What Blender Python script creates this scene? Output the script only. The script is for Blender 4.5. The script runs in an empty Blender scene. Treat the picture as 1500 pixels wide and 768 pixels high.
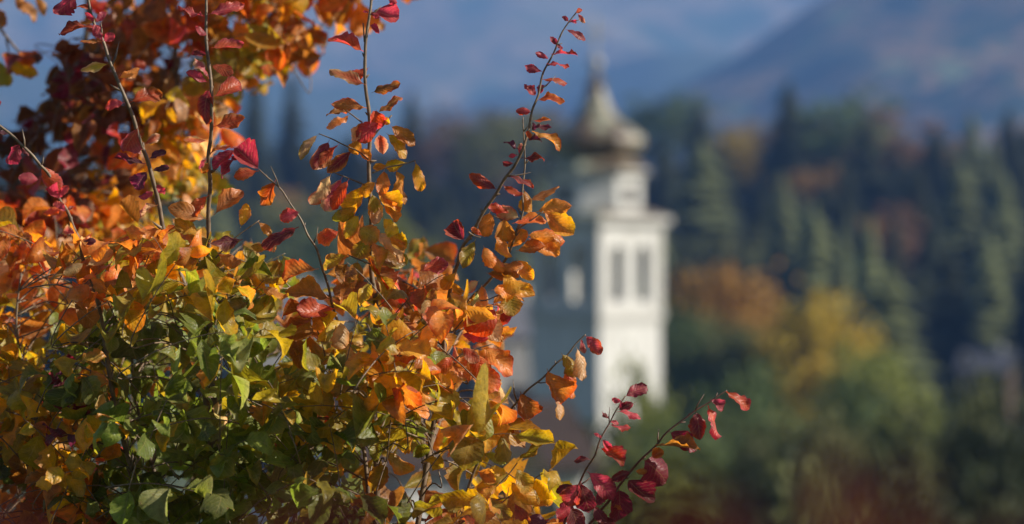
import bpy, math, random
import numpy as np
from mathutils import Vector, Matrix

rnd = random.Random(11)
S = bpy.context.scene
COL = S.collection
R = math.radians

# ------------------------------------------------------------------ camera, light, exposure
ZC = 2.2                       # eye height above the terrace
K = 0.36 / 1500                # photograph pixels (1500 wide) to tangent
cam = bpy.data.cameras.new('camera')
cam.lens = 100; cam.sensor_width = 36
cam.clip_start = 0.05; cam.clip_end = 40000
cam.dof.use_dof = True
cam.dof.focus_distance = 5.4
cam.dof.aperture_fstop = 2.5
cam.dof.aperture_blades = 0
camo = bpy.data.objects.new('camera', cam); COL.objects.link(camo)
camo.location = (0, 0, ZC); camo.rotation_euler = (R(90), 0, 0)
S.camera = camo

SUN_AZ, SUN_EL = 98, 30       # degrees clockwise from +Y
w = bpy.data.worlds.new('World'); S.world = w; w.use_nodes = True
nt = w.node_tree; nt.nodes.clear()
sky = nt.nodes.new('ShaderNodeTexSky'); sky.sky_type = 'NISHITA'; sky.sun_disc = False
sky.sun_elevation = R(SUN_EL); sky.sun_rotation = R(SUN_AZ)
sky.air_density = 1.0; sky.dust_density = 0.6; sky.ozone_density = 1.5
bg = nt.nodes.new('ShaderNodeBackground'); bg.inputs['Strength'].default_value = 0.055
ow = nt.nodes.new('ShaderNodeOutputWorld')
nt.links.new(sky.outputs[0], bg.inputs[0]); nt.links.new(bg.outputs[0], ow.inputs[0])
sun = bpy.data.lights.new('sun', 'SUN'); sun.energy = 5.0; sun.angle = R(0.5); sun.color = (1, .93, .81)
suno = bpy.data.objects.new('sun', sun); COL.objects.link(suno)
sd = Vector((math.cos(R(SUN_EL)) * math.sin(R(SUN_AZ)), math.cos(R(SUN_EL)) * math.cos(R(SUN_AZ)), math.sin(R(SUN_EL))))
suno.rotation_euler = sd.to_track_quat('Z', 'Y').to_euler()
suno.location = (20, -8, 30)

S.view_settings.view_transform = 'Standard'; S.view_settings.look = 'None'
S.view_settings.exposure = 0.9; S.view_settings.gamma = 1; S.view_settings.use_curve_mapping = False
S.cycles.use_denoising = True
S.cycles.max_bounces = 6; S.cycles.diffuse_bounces = 2; S.cycles.glossy_bounces = 2
S.cycles.transmission_bounces = 4; S.cycles.volume_bounces = 0
S.cycles.caustics_reflective = False; S.cycles.caustics_refractive = False
S.cycles.sample_clamp_indirect = 3

def P(px, py, y):
    """a point of the place seen at (px, py) of the 1500 px photograph, y metres ahead"""
    return np.array(((px - 750) * K * y, y, ZC - (py - 384) * K * y))

# ------------------------------------------------------------------ helpers
def tag(o, label=None, cat=None, group=None, kind=None):
    if label: o['label'] = label
    if cat: o['category'] = cat
    if group: o['group'] = group
    if kind: o['kind'] = kind
    return o

def empty(name, loc=(0, 0, 0), rz=0):
    o = bpy.data.objects.new(name, None); COL.objects.link(o)
    o.location = loc; o.rotation_euler = (0, 0, rz); o.empty_display_size = .2
    return o

def link_mesh(name, me, parent=None, mat=None):
    o = bpy.data.objects.new(name, me); COL.objects.link(o)
    if mat is not None and not me.materials: me.materials.append(mat)
    if parent is not None: o.parent = parent
    return o

def np_mesh(name, V, F, smooth=True, attrs=None):
    """V (n,3), F (m,4) quads (a repeated last index makes a triangle)"""
    V = np.asarray(V, dtype=np.float32); F = np.asarray(F, dtype=np.int32)
    me = bpy.data.meshes.new(name)
    tri = F[:, 3] == F[:, 2]
    cnt = np.where(tri, 3, 4).astype(np.int32)
    start = np.concatenate(([0], np.cumsum(cnt)[:-1])).astype(np.int32)
    keep = np.ones(F.shape, bool); keep[tri, 3] = False
    idx = F[keep]
    me.vertices.add(len(V)); me.vertices.foreach_set('co', V.ravel())
    me.loops.add(len(idx)); me.loops.foreach_set('vertex_index', idx.astype(np.int32))
    me.polygons.add(len(F)); me.polygons.foreach_set('loop_start', start); me.polygons.foreach_set('loop_total', cnt)
    if smooth: me.polygons.foreach_set('use_smooth', np.ones(len(F), bool))
    me.update(calc_edges=True)
    for nm, (kind, data) in (attrs or {}).items():
        a = me.attributes.new(nm, kind, 'POINT')
        a.data.foreach_set('color' if kind == 'FLOAT_COLOR' else 'vector', np.asarray(data, dtype=np.float32).ravel())
    me.validate()
    return me

class MB:
    """collects boxes, prisms, tubes and lathes into one mesh"""
    def __init__(s): s.v = []; s.f = []
    def add(s, V, F):
        o = len(s.v); s.v += [tuple(map(float, p)) for p in V]
        s.f += [tuple(i + o for i in f) for f in F]
    def box(s, x0, x1, y0, y1, z0, z1):
        s.add([(x0,y0,z0),(x1,y0,z0),(x1,y1,z0),(x0,y1,z0),(x0,y0,z1),(x1,y0,z1),(x1,y1,z1),(x0,y1,z1)],
              [(0,3,2,1),(4,5,6,7),(0,1,5,4),(1,2,6,5),(2,3,7,6),(3,0,4,7)])
    def lathe(s, prof, n=8, off=0.0, c=(0, 0), cap=True):
        V = []
        for r, z in prof:
            for k in range(n):
                a = 2 * math.pi * k / n + off
                V.append((c[0] + r * math.cos(a), c[1] + r * math.sin(a), z))
        F = [(i*n+k, i*n+(k+1)%n, (i+1)*n+(k+1)%n, (i+1)*n+k) for i in range(len(prof)-1) for k in range(n)]
        if cap:
            F.append(tuple(range(n-1, -1, -1))); F.append(tuple(range((len(prof)-1)*n, len(prof)*n)))
        s.add(V, F)
    def build(s, name, mat, parent=None, smooth=False):
        me = bpy.data.meshes.new(name); me.from_pydata(s.v, [], s.f); me.update()
        if smooth:
            for p in me.polygons: p.use_smooth = True
        return link_mesh(name, me, parent, mat)

def tube_np(pts, rads, n=7):
    pts = np.asarray(pts, float); m = len(pts)
    T = np.gradient(pts, axis=0); T /= np.linalg.norm(T, axis=1)[:, None] + 1e-9
    ref = np.array((0., 1., 0.)) if abs(T[0][1]) < .9 else np.array((1., 0., 0.))
    V = []
    for p, t, r in zip(pts, T, rads):
        a = np.cross(t, ref); a /= np.linalg.norm(a) + 1e-9; b = np.cross(t, a)
        for k in range(n):
            q = 2 * math.pi * k / n
            V.append(p + r * (math.cos(q) * a + math.sin(q) * b))
    F = [(i*n+k, (i+1)*n+k, (i+1)*n+(k+1)%n, i*n+(k+1)%n) for i in range(m-1) for k in range(n)]
    V.append(pts[0]); V.append(pts[-1])
    c0, c1 = len(V) - 2, len(V) - 1
    for k in range(n):
        F.append((c0, k, (k+1) % n, (k+1) % n)); F.append((c1, (m-1)*n+(k+1) % n, (m-1)*n+k, (m-1)*n+k))
    return np.array(V), np.array(F)

def smooth_line(pts, sub=5):
    pts = np.asarray(pts, float); out = []
    for i in range(len(pts) - 1):
        p0 = pts[max(i-1, 0)]; p1 = pts[i]; p2 = pts[i+1]; p3 = pts[min(i+2, len(pts)-1)]
        for k in range(sub):
            t = k / sub
            out.append(.5 * (2*p1 + (p2-p0)*t + (2*p0-5*p1+4*p2-p3)*t*t + (3*p1-p0-3*p2+p3)*t**3))
    out.append(pts[-1]); return np.array(out)

class Acc:
    """accumulates vertex/face blocks with optional colour and vector attributes"""
    def __init__(s): s.V = []; s.F = []; s.C = []; s.U = []; s.n = 0
    def add(s, V, F, C=None, U=None):
        s.V.append(V); s.F.append(F + s.n); s.n += len(V)
        if C is not None: s.C.append(C)
        if U is not None: s.U.append(U)
    def build(s, name, mat, parent=None, smooth=True):
        if not s.V: return None
        at = {}
        if s.C: at['pigment'] = ('FLOAT_COLOR', np.concatenate(s.C))
        if s.U: at['blade'] = ('FLOAT_VECTOR', np.concatenate(s.U))
        me = np_mesh(name, np.concatenate(s.V), np.concatenate(s.F), smooth, at)
        return link_mesh(name, me, parent, mat)

# ------------------------------------------------------------------ materials
class NT:
    def __init__(s, name):
        s.m = bpy.data.materials.new(name); s.m.use_nodes = True
        s.t = s.m.node_tree; s.t.nodes.clear()
    def n(s, typ, **kw):
        x = s.t.nodes.new(typ)
        for k, v in kw.items():
            if k.startswith('i_'): x.inputs[k[2:].replace('_', ' ')].default_value = v
            else: setattr(x, k, v)
        return x
    def l(s, a, b): s.t.links.new(a, b)
    def math(s, op, a, b=None, c=None, clamp=False):
        x = s.n('ShaderNodeMath', operation=op); x.use_clamp = clamp
        for i, v in enumerate((a, b, c)):
            if v is None: continue
            if isinstance(v, (int, float)): x.inputs[i].default_value = v
            else: s.l(v, x.inputs[i])
        return x.outputs[0]
    def mix(s, fac, a, b, blend='MIX'):
        x = s.n('ShaderNodeMix', data_type='RGBA', blend_type=blend)
        for i, v in ((0, fac), (6, a), (7, b)):
            if isinstance(v, (int, float)): x.inputs[i].default_value = v
            elif isinstance(v, tuple): x.inputs[i].default_value = (*v[:3], 1)
            else: s.l(v, x.inputs[i])
        return x.outputs[2]
    def noise(s, scale, detail=3, rough=.5, vec=None, coord='Object'):
        if vec is None: vec = s.n('ShaderNodeTexCoord').outputs[coord]
        x = s.n('ShaderNodeTexNoise', i_Scale=scale, i_Detail=detail, i_Roughness=rough); s.l(vec, x.inputs['Vector']); return x
    def ramp(s, f, stops):
        x = s.n('ShaderNodeValToRGB'); s.l(f, x.inputs[0])
        e = x.color_ramp.elements
        while len(e) < len(stops): e.new(.5)
        for q, (p, c) in zip(e, stops): q.position = p; q.color = (*c[:3], 1)
        return x.outputs[0]
    def out(s, sh):
        o = s.n('ShaderNodeOutputMaterial'); s.l(sh, o.inputs['Surface']); return s.m

def leaf_material(name, trans=.42, rough=.4, spec=.5, paleness=.14):
    g = NT(name)
    pig = g.n('ShaderNodeAttribute', attribute_name='pigment').outputs['Color']
    bl = g.n('ShaderNodeAttribute', attribute_name='blade').outputs['Vector']
    sx = g.n('ShaderNodeSeparateXYZ'); g.l(bl, sx.inputs[0])
    u, v = sx.outputs[0], sx.outputs[1]
    av = g.math('ABSOLUTE', v)
    n1 = g.noise(55, 3, .6); n2 = g.noise(240, 3, .6)
    wob = g.math('MULTIPLY', g.math('SUBTRACT', n1.outputs['Fac'], .5), .22)
    ph = g.math('FRACT', g.math('MULTIPLY', g.math('ADD', wob, g.math('SUBTRACT', u, g.math('MULTIPLY', av, .30))), 7.5))
    tri = g.math('ABSOLUTE', g.math('SUBTRACT', ph, .5))           # 0.5 at a vein, 0 between
    vein = g.math('MULTIPLY', g.math('SUBTRACT', tri, .41, clamp=True), 9.0, clamp=True)
    mid = g.math('SUBTRACT', 1.0, g.math('MULTIPLY', av, 16.0), clamp=True)
    vv = g.math('MAXIMUM', vein, mid)
    blot = g.ramp(n1.outputs['Fac'], [(.3, (.55, .55, .55)), (.55, (1, 1, 1)), (.8, (1.25, 1.15, .9))])
    c = g.mix(1.0, pig, blot, 'MULTIPLY')
    spot = g.math('MULTIPLY', g.math('SUBTRACT', n2.outputs['Fac'], .62, clamp=True), 3.5, clamp=True)
    c = g.mix(spot, c, (.09, .04, .015))
    dry = g.math('MULTIPLY', g.math('SUBTRACT', g.math('ADD', g.math('MULTIPLY', n1.outputs['Fac'], 1.3), g.math('MULTIPLY', av, .45)), 1.16, clamp=True), 7.0, clamp=True)
    c = g.mix(g.math('MULTIPLY', dry, .75), c, (.15, .07, .025))
    c = g.mix(g.math('MULTIPLY', vv, .22), c, (.62, .44, .17))
    back = g.n('ShaderNodeNewGeometry').outputs['Backfacing']
    pale = g.mix(paleness, c, (.55, .45, .30))
    cs = g.mix(back, c, pale)
    hgt = g.math('ADD', g.math('MULTIPLY', tri, -1.1), g.math('ADD', g.math('MULTIPLY', n2.outputs['Fac'], .6), g.math('MULTIPLY', n1.outputs['Fac'], 3.0)))
    bump = g.n('ShaderNodeBump', i_Strength=.6, i_Distance=.0012); g.l(hgt, bump.inputs['Height'])
    p = g.n('ShaderNodeBsdfPrincipled'); g.l(cs, p.inputs['Base Color'])
    g.l(bump.outputs[0], p.inputs['Normal'])
    p.inputs['Roughness'].default_value = rough; p.inputs['Specular IOR Level'].default_value = spec
    t = g.n('ShaderNodeBsdfTranslucent')
    hs = g.n('ShaderNodeHueSaturation', i_Saturation=1.03, i_Value=1.7); g.l(c, hs.inputs['Color'])
    g.l(hs.outputs[0], t.inputs[0]); g.l(bump.outputs[0], t.inputs['Normal'])
    mx = g.n('ShaderNodeMixShader', i_Fac=trans); g.l(p.outputs[0], mx.inputs[1]); g.l(t.outputs[0], mx.inputs[2])
    return g.out(mx.outputs[0])

def bark_material(name, a, b, scale=70):
    g = NT(name)
    n = g.noise(scale, 5, .6)
    c = g.ramp(n.outputs['Fac'], [(.3, a), (.7, b)])
    p = g.n('ShaderNodeBsdfPrincipled', i_Roughness=.6); g.l(c, p.inputs['Base Color'])
    bp = g.n('ShaderNodeBump', i_Strength=.4, i_Distance=.001); g.l(n.outputs['Fac'], bp.inputs['Height']); g.l(bp.outputs[0], p.inputs['Normal'])
    return g.out(p.outputs[0])

def plain(name, stops, scale=1.0, rough=.8, detail=5, bump=0, coord='Object', spec=.3, metal=0):
    g = NT(name)
    n = g.noise(scale, detail, .6, coord=coord)
    c = g.ramp(n.outputs['Fac'], stops)
    p = g.n('ShaderNodeBsdfPrincipled', i_Roughness=rough); g.l(c, p.inputs['Base Color'])
    p.inputs['Specular IOR Level'].default_value = spec; p.inputs['Metallic'].default_value = metal
    if bump:
        bp = g.n('ShaderNodeBump', i_Strength=bump, i_Distance=.05); g.l(n.outputs['Fac'], bp.inputs['Height']); g.l(bp.outputs[0], p.inputs['Normal'])
    return g.out(p.outputs[0])

def crown_material(name, a, b, c3=None, scale=.35, trans=.25):
    """foliage of a distant tree: real leaf colours varying from clump to clump"""
    g = NT(name)
    n = g.noise(scale, 4, .65)
    st = [(.34, a), (.62, b)] + ([(.78, c3)] if c3 else [])
    c = g.ramp(n.outputs['Fac'], st)
    oi = g.n('ShaderNodeObjectInfo').outputs['Random']
    hs = g.n('ShaderNodeHueSaturation'); g.l(c, hs.inputs['Color'])
    g.l(g.math('ADD', g.math('MULTIPLY', oi, .5), .75), hs.inputs['Value'])
    d = g.n('ShaderNodeBsdfPrincipled', i_Roughness=.7); d.inputs['Specular IOR Level'].default_value = .2
    g.l(hs.outputs[0], d.inputs['Base Color'])
    t = g.n('ShaderNodeBsdfTranslucent'); g.l(hs.outputs[0], t.inputs[0])
    mx = g.n('ShaderNodeMixShader', i_Fac=trans); g.l(d.outputs[0], mx.inputs[1]); g.l(t.outputs[0], mx.inputs[2])
    return g.out(mx.outputs[0])

M_LEAF = leaf_material('autumn_leaf', .58, .40, .34, .08)
M_NEARLEAF = leaf_material('crimson_leaf', .25, .8, .0, 0.0)
M_TWIG = bark_material('twig_bark', (.06, .035, .02), (.20, .14, .085))
M_REDTWIG = bark_material('red_twig_bark', (.06, .025, .02), (.16, .08, .05))
def plaster(name):
    g = NT(name)
    tc = g.n('ShaderNodeTexCoord').outputs['Object']
    mp = g.n('ShaderNodeMapping'); mp.inputs['Scale'].default_value = (1.6, 1.6, .16); g.l(tc, mp.inputs[0])
    n1 = g.noise(.9, 5, .65, mp.outputs[0]); n2 = g.noise(.7, 5, .6)
    c = g.ramp(n2.outputs['Fac'], [(.3, (.46, .45, .42)), (.6, (.56, .55, .52))])
    st = g.math('MULTIPLY', g.math('SUBTRACT', n1.outputs['Fac'], .52, clamp=True), 4, clamp=True)
    c = g.mix(g.math('MULTIPLY', st, .6), c, (.20, .19, .165))
    p = g.n('ShaderNodeBsdfPrincipled', i_Roughness=.9); g.l(c, p.inputs['Base Color'])
    return g.out(p.outputs[0])
M_WHITE = plaster('white_plaster')
M_TRIM = plain('pale_stone_trim', [(.3, (.40, .39, .36)), (.7, (.50, .485, .45))], 1.2, .85)
M_COPPER = plain('weathered_copper', [(.38, (.06, .04, .026)), (.52, (.14, .105, .065)), (.65, (.32, .35, .26))], .55, .45, 4, spec=.5)
M_GILT = plain('dull_gilt', [(.3, (.26, .25, .23)), (.7, (.40, .38, .35))], 3, .45, metal=.3)
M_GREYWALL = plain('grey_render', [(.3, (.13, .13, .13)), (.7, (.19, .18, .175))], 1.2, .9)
M_DARK = plain('dark_opening', [(.3, (.02, .02, .022)), (.7, (.04, .035, .03))], 2, .9)
M_BELL = plain('bell_bronze', [(.3, (.16, .10, .05)), (.7, (.25, .18, .09))], 3, .4, metal=.8)
M_ROOF = plain('brown_roof_tiles', [(.3, (.022, .014, .012)), (.7, (.045, .028, .022))], 2.5, .8)
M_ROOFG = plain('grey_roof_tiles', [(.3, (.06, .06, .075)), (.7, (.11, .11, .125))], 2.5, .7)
M_GLASS = plain('window_glass', [(.3, (.03, .04, .05)), (.7, (.06, .07, .08))], 1, .1, spec=.6)
M_WOOD = plain('dark_timber', [(.3, (.05, .03, .02)), (.7, (.11, .07, .04))], 3, .8)
M_TRUNK = plain('tree_bark', [(.3, (.05, .035, .025)), (.7, (.11, .085, .06))], 3, .9)

# ------------------------------------------------------------------ the land
def vnoise(x, y, seed=0):
    """smooth value noise, vectorised"""
    xi = np.floor(x).astype(int); yi = np.floor(y).astype(int); fx = x - xi; fy = y - yi
    fx = fx*fx*(3-2*fx); fy = fy*fy*(3-2*fy)
    def h(a, b):
        n = (a * 374761393 + b * 668265263 + seed * 144665) & 0x7fffffff
        n = ((n ^ (n >> 13)) * 1274126177) & 0x7fffffff
        return ((n ^ (n >> 16)) & 0xffff) / 65535.0
    return (h(xi, yi)*(1-fx) + h(xi+1, yi)*fx)*(1-fy) + (h(xi, yi+1)*(1-fx) + h(xi+1, yi+1)*fx)*fy
def fbm(x, y, seed=0, octv=5):
    s = 0; a = .5
    for i in range(octv): s = s + a * vnoise(x * 2**i, y * 2**i, seed + i); a *= .5
    return s
def sstep(a, b, x):
    t = np.clip((x - a) / (b - a), 0, 1); return t*t*(3-2*t)

def ground_z(x, y):
    x = np.asarray(x, float); y = np.asarray(y, float)
    z = -20 * sstep(8, 60, y)
    z = z + (31 + 5*np.sin(x/130.) - .012*x) * sstep(330, 660, y)
    z = z + 18 * sstep(700, 2600, y)
    z = z + (fbm(x/45., y/45., 3, 3) - .45) * 5 * sstep(40, 140, y)
    return z

ys = np.concatenate([np.linspace(-30, 10, 9), np.linspace(14, 120, 28), np.linspace(130, 800, 60), np.geomspace(840, 9500, 26)])
xs = np.concatenate([-np.geomspace(9000, 420, 18), np.linspace(-400, 400, 81), np.geomspace(420, 9000, 18)])
GX, GY = np.meshgrid(xs, ys)
V = np.stack([GX.ravel(), GY.ravel(), ground_z(GX, GY).ravel()], 1)
nx = len(xs); i, j = np.meshgrid(np.arange(len(ys)-1), np.arange(nx-1), indexing='ij')
b = (i*nx + j).ravel()
F = np.stack([b, b+1, b+nx+1, b+nx], 1)
g = NT('meadow_and_forest_floor')
n1 = g.noise(.03, 6, .6); n2 = g.noise(1.5, 5, .6)
c = g.ramp(n1.outputs['Fac'], [(.35, (.035, .05, .018)), (.55, (.06, .085, .025)), (.7, (.10, .09, .04))])
c = g.mix(.35, c, g.ramp(n2.outputs['Fac'], [(.3, (.03, .04, .015)), (.7, (.09, .10, .04))]))
p = g.n('ShaderNodeBsdfPrincipled', i_Roughness=.95); g.l(c, p.inputs['Base Color'])
M_GROUND = g.out(p.outputs[0])
tag(link_mesh('ground', np_mesh('ground', V, F), None, M_GROUND), kind='structure')

def mountain(name, prof, dist, depth, seed, mat, back):
    """prof: (px, py) of the ridge line seen at dist; a slope of its own, front and back"""
    prof = np.array(prof, float)
    X = (np.linspace(-1200, 2700, 150)); top = np.interp(X, prof[:, 0], prof[:, 1])
    wx = (X - 750) * K * dist; wz = (384 - top) * K * dist
    rows = np.linspace(-1, 1, 90)
    VV = []
    for r in rows:
        y = dist + (depth * r if r < 0 else back * r)
        f = (1 - abs(r)) ** (1.15 if r < 0 else 1.4)
        rough = (fbm(wx/(dist*.055) + seed, np.full_like(wx, y)/(dist*.055), seed, 6) - .5)
        gul = np.abs(fbm(wx/(dist*.03), np.full_like(wx, y)/(dist*.12), seed+9, 5) - .5)
        zz = wz * f + rough * dist * .05 * (1 - f*.65) * min(1, (1-abs(r))*6) - gul * dist*.03 * (1-f) * min(1, (1-abs(r))*6)
        VV.append(np.stack([wx, np.full_like(wx, y), zz + ZC - 30*abs(r)], 1))
    VV = np.concatenate(VV); n = len(X)
    i, j = np.meshgrid(np.arange(len(rows)-1), np.arange(n-1), indexing='ij'); b = (i*n+j).ravel()
    return tag(link_mesh(name, np_mesh(name, VV, np.stack([b, b+1, b+n+1, b+n], 1)), None, mat), kind='structure')

def mountain_material(name, cols, rock, scale, rock_at=.68):
    g = NT(name)
    n1 = g.noise(scale, 7, .62); n2 = g.noise(scale*5, 5, .6)
    c = g.ramp(n1.outputs['Fac'], cols)
    c = g.mix(g.math('MULTIPLY', n2.outputs['Fac'], .5), c, (.03, .045, .02))
    n3 = g.noise(scale*.6, 6, .6, vec=None)
    rk = g.math('MULTIPLY', g.math('SUBTRACT', n3.outputs['Fac'], rock_at, clamp=True), 12, clamp=True)
    c = g.mix(rk, c, rock)
    p = g.n('ShaderNodeBsdfPrincipled', i_Roughness=.95); p.inputs['Specular IOR Level'].default_value = .1
    g.l(c, p.inputs['Base Color'])
    return g.out(p.outputs[0])
MM1 = mountain_material('far_mountain_forest', [(.40, (.05, .08, .04)), (.48, (.14, .12, .07)), (.53, (.26, .19, .12)), (.58, (.08, .10, .05)), (.66, (.20, .15, .10))], (.6, .58, .55), .0055, .69)
MM2 = mountain_material('shade_band_ridge_forest', [(.35, (.03, .05, .025)), (.6, (.06, .07, .03)), (.75, (.12, .09, .04))], (.4, .38, .35), .004, .8)  # dark tones of the added ridge that imitates shade on the far slope
MM3 = mountain_material('autumn_mountain_forest', [(.40, (.018, .03, .016)), (.47, (.05, .06, .03)), (.52, (.30, .16, .07)), (.57, (.035, .05, .022)), (.64, (.17, .19, .08))], (.4, .38, .35), .013, .85)
mountain('mountain', [(-1200, -190), (300, -170), (800, -130), (1130, -70), (1500, -110), (2700, -190)], 6200, 2400, 5, MM1, 1500)
mountain('mountain', [(-1200, 60), (0, 60), (350, 110), (620, 165), (820, 110), (960, 62), (1060, 70), (1300, 110), (2700, 160)], 4600, 1100, 17, MM2, 900)  # added ridge, stands in for a band of shade on the far mountain
mountain('mountain', [(-1200, 420), (700, 330), (850, 210), (960, 125), (1060, 85), (1130, 38), (1200, -5), (1300, -50), (1500, -110), (2700, -200)], 3300, 1300, 31, MM3, 900)

# even air over the whole valley
hz = MB(); hz.box(-9800, 9800, -60, 9600, -60, 1010)
g = NT('valley_air')
pv = g.n('ShaderNodeVolumePrincipled'); pv.inputs['Color'].default_value = (.22, .45, 1, 1)
pv.inputs['Density'].default_value = 1.65e-4; pv.inputs['Anisotropy'].default_value = 0.0
o = g.n('ShaderNodeOutputMaterial'); g.l(pv.outputs[0], o.inputs['Volume'])
tag(hz.build('haze', g.m), kind='stuff')

# ------------------------------------------------------------------ distant trees
def conifer_mesh(seed, whorls=30, taper=.8):
    r = random.Random(seed); a = Acc()
    for k in range(whorls):
        t = .07 + .92 * k / (whorls - 1)
        rad = .155 * (1 - t) ** taper * r.uniform(.75, 1.15) + .006
        nb = max(5, int(13 * (1 - t) + 4)); ph = r.uniform(0, 6)
        for q in range(nb):
            an = ph + q * 6.283 / nb + r.uniform(-.25, .25); L = rad * r.uniform(.65, 1.15); dz = r.uniform(-.012, .012)
            c, s = math.cos(an), math.sin(an); wd = L * .30 + .004
            pts = []
            for (d, z, ww) in ((.02, .012, .35), (.45, -.005 - .05*L, 1), (.8, -.02 - .16*L, .8), (1, -.028 - .2*L, .1)):
                x, y = c * d * L, s * d * L; zz = t + dz + z
                pts += [(x - s*ww*wd, y + c*ww*wd, zz - .012*ww), (x, y, zz + .004), (x + s*ww*wd, y - c*ww*wd, zz - .012*ww)]
            F = []
            for i in range(3):
                o = i * 3; F += [(o, o+1, o+4, o+3), (o+1, o+2, o+5, o+4)]
            a.add(np.array(pts), np.array(F))
    return np_mesh('crown', np.concatenate(a.V), np.concatenate(a.F), False)

def broadleaf_mesh(seed, clumps=80, per=34):
    """unit-height tree crown (0.18 .. 1.0), leaf sprays in uneven clumps on limbs"""
    r = np.random.RandomState(seed); V = []; F = []; n = 0
    lob = [(r.uniform(-.16, .16), r.uniform(-.16, .16), r.uniform(.42, .80), r.uniform(.15, .24)) for _ in range(9)] + [(0, 0, .62, .26)]
    for c in range(clumps):
        lx, ly, lz, lr = lob[r.randint(len(lob))]
        d = r.normal(size=3); d /= np.linalg.norm(d); rr = lr * r.uniform(.55, 1.1)
        ctr = np.array((lx, ly, lz)) + d * rr * np.array((1, 1, .9)); cs = r.uniform(.03, .065)
        for q in range(per):
            p = ctr + r.normal(size=3) * cs * np.array((1, 1, .75))
            nrm = r.normal(size=3) + np.array((0, 0, .6)) + d * .5; nrm /= np.linalg.norm(nrm)
            t = np.cross(nrm, r.normal(size=3)); t /= np.linalg.norm(t); bb = np.cross(nrm, t)
            sz = r.uniform(.012, .024)
            V += [p - t*sz, p - bb*sz*.6, p + t*sz, p + bb*sz*.6]; F.append((n, n+1, n+2, n+3)); n += 4
    return np_mesh('crown', V, F, False)

def trunk_mesh(seed, conifer):
    r = random.Random(seed); a = Acc()
    def limb(pts, r0, r1):
        l = smooth_line(pts, 3); v, f = tube_np(l, np.linspace(r0, r1, len(l)), 6); a.add(v, f)
    if conifer:
        limb([(0, 0, -.03), (.003, 0, .4), (0, .002, .97)], .014, .002)
    else:
        limb([(0, 0, -.03), (.01, .005, .25), (-.01, .01, .5), (.01, 0, .86)], .022, .004)
        for k in range(7):
            an = k * 2.4 + r.uniform(-.4, .4); z = r.uniform(.2, .5); L = r.uniform(.16, .27)
            limb([(0, 0, z), (math.cos(an)*L*.5, math.sin(an)*L*.5, z + L*.55), (math.cos(an)*L, math.sin(an)*L, z + L*1.15)], .009, .002)
    me = np_mesh('trunk', np.concatenate(a.V), np.concatenate(a.F), True); me.materials.append(M_TRUNK); return me

CON = [conifer_mesh(i, 30, (.62, .85, .7, .58)[i]) for i in range(4)]
BRO = [broadleaf_mesh(20 + i) for i in range(5)]
BRO_D = [broadleaf_mesh(60 + i, 170, 46) for i in range(3)]
TRC, TRB = trunk_mesh(1, True), trunk_mesh(2, False)
for me in CON + BRO + BRO_D: me.materials.append(None)

CM = {
 'spruce': crown_material('spruce_needles', (.014, .020, .008), (.044, .048, .016)),
 'pale_spruce': crown_material('pale_spruce_needles', (.10, .12, .05), (.18, .19, .075)),
 'green': crown_material('green_tree_leaves', (.06, .095, .035), (.14, .18, .06)),
 'olive': crown_material('olive_tree_leaves', (.09, .10, .035), (.19, .19, .06)),
 'dark': crown_material('dark_tree_leaves', (.025, .034, .014), (.065, .072, .026)),
 'lime': crown_material('yellow_green_tree_leaves', (.13, .15, .03), (.27, .28, .06)),
 'yellow': crown_material('yellow_tree_leaves', (.32, .22, .025), (.52, .37, .04), (.50, .24, .03)),
 'orange': crown_material('orange_tree_leaves', (.34, .17, .03), (.55, .30, .05), (.50, .18, .03)),
 'brown': crown_material('brown_tree_leaves', (.13, .07, .035), (.26, .14, .065)),
}
TREES = {}
def tree(px, top, D, hgt, wid, kind, label, group=None, detail=False):
    """a tree whose top shows at (px, top) of the photograph, standing D metres off on the ground"""
    con = 'spruce' in kind
    x = (px - 750) * K * D; gz = float(ground_z(x, D)); topz = ZC - (top - 384) * K * D
    h = max(6.0, topz - gz) if hgt is None else hgt
    e = empty('spruce_tree' if con else 'broadleaf_tree', (x, D, topz - h), rnd.uniform(0, 6.28))
    wid *= rnd.uniform(1.7, 2.2) if con else 1.1
    e.scale = (wid, wid, h)
    tag(e, label, 'spruce' if con else 'tree', group)
    link_mesh('trunk', TRC if con else TRB, e)
    me = rnd.choice(CON) if con else rnd.choice(BRO_D if detail else BRO)
    c = link_mesh('crown', me, e)
    c.material_slots[0].link = 'OBJECT'; c.material_slots[0].material = CM[kind]
    TREES.setdefault(kind, []).append(e)
    return e

RG = 'trees along the skyline of the wooded hill'
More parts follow.
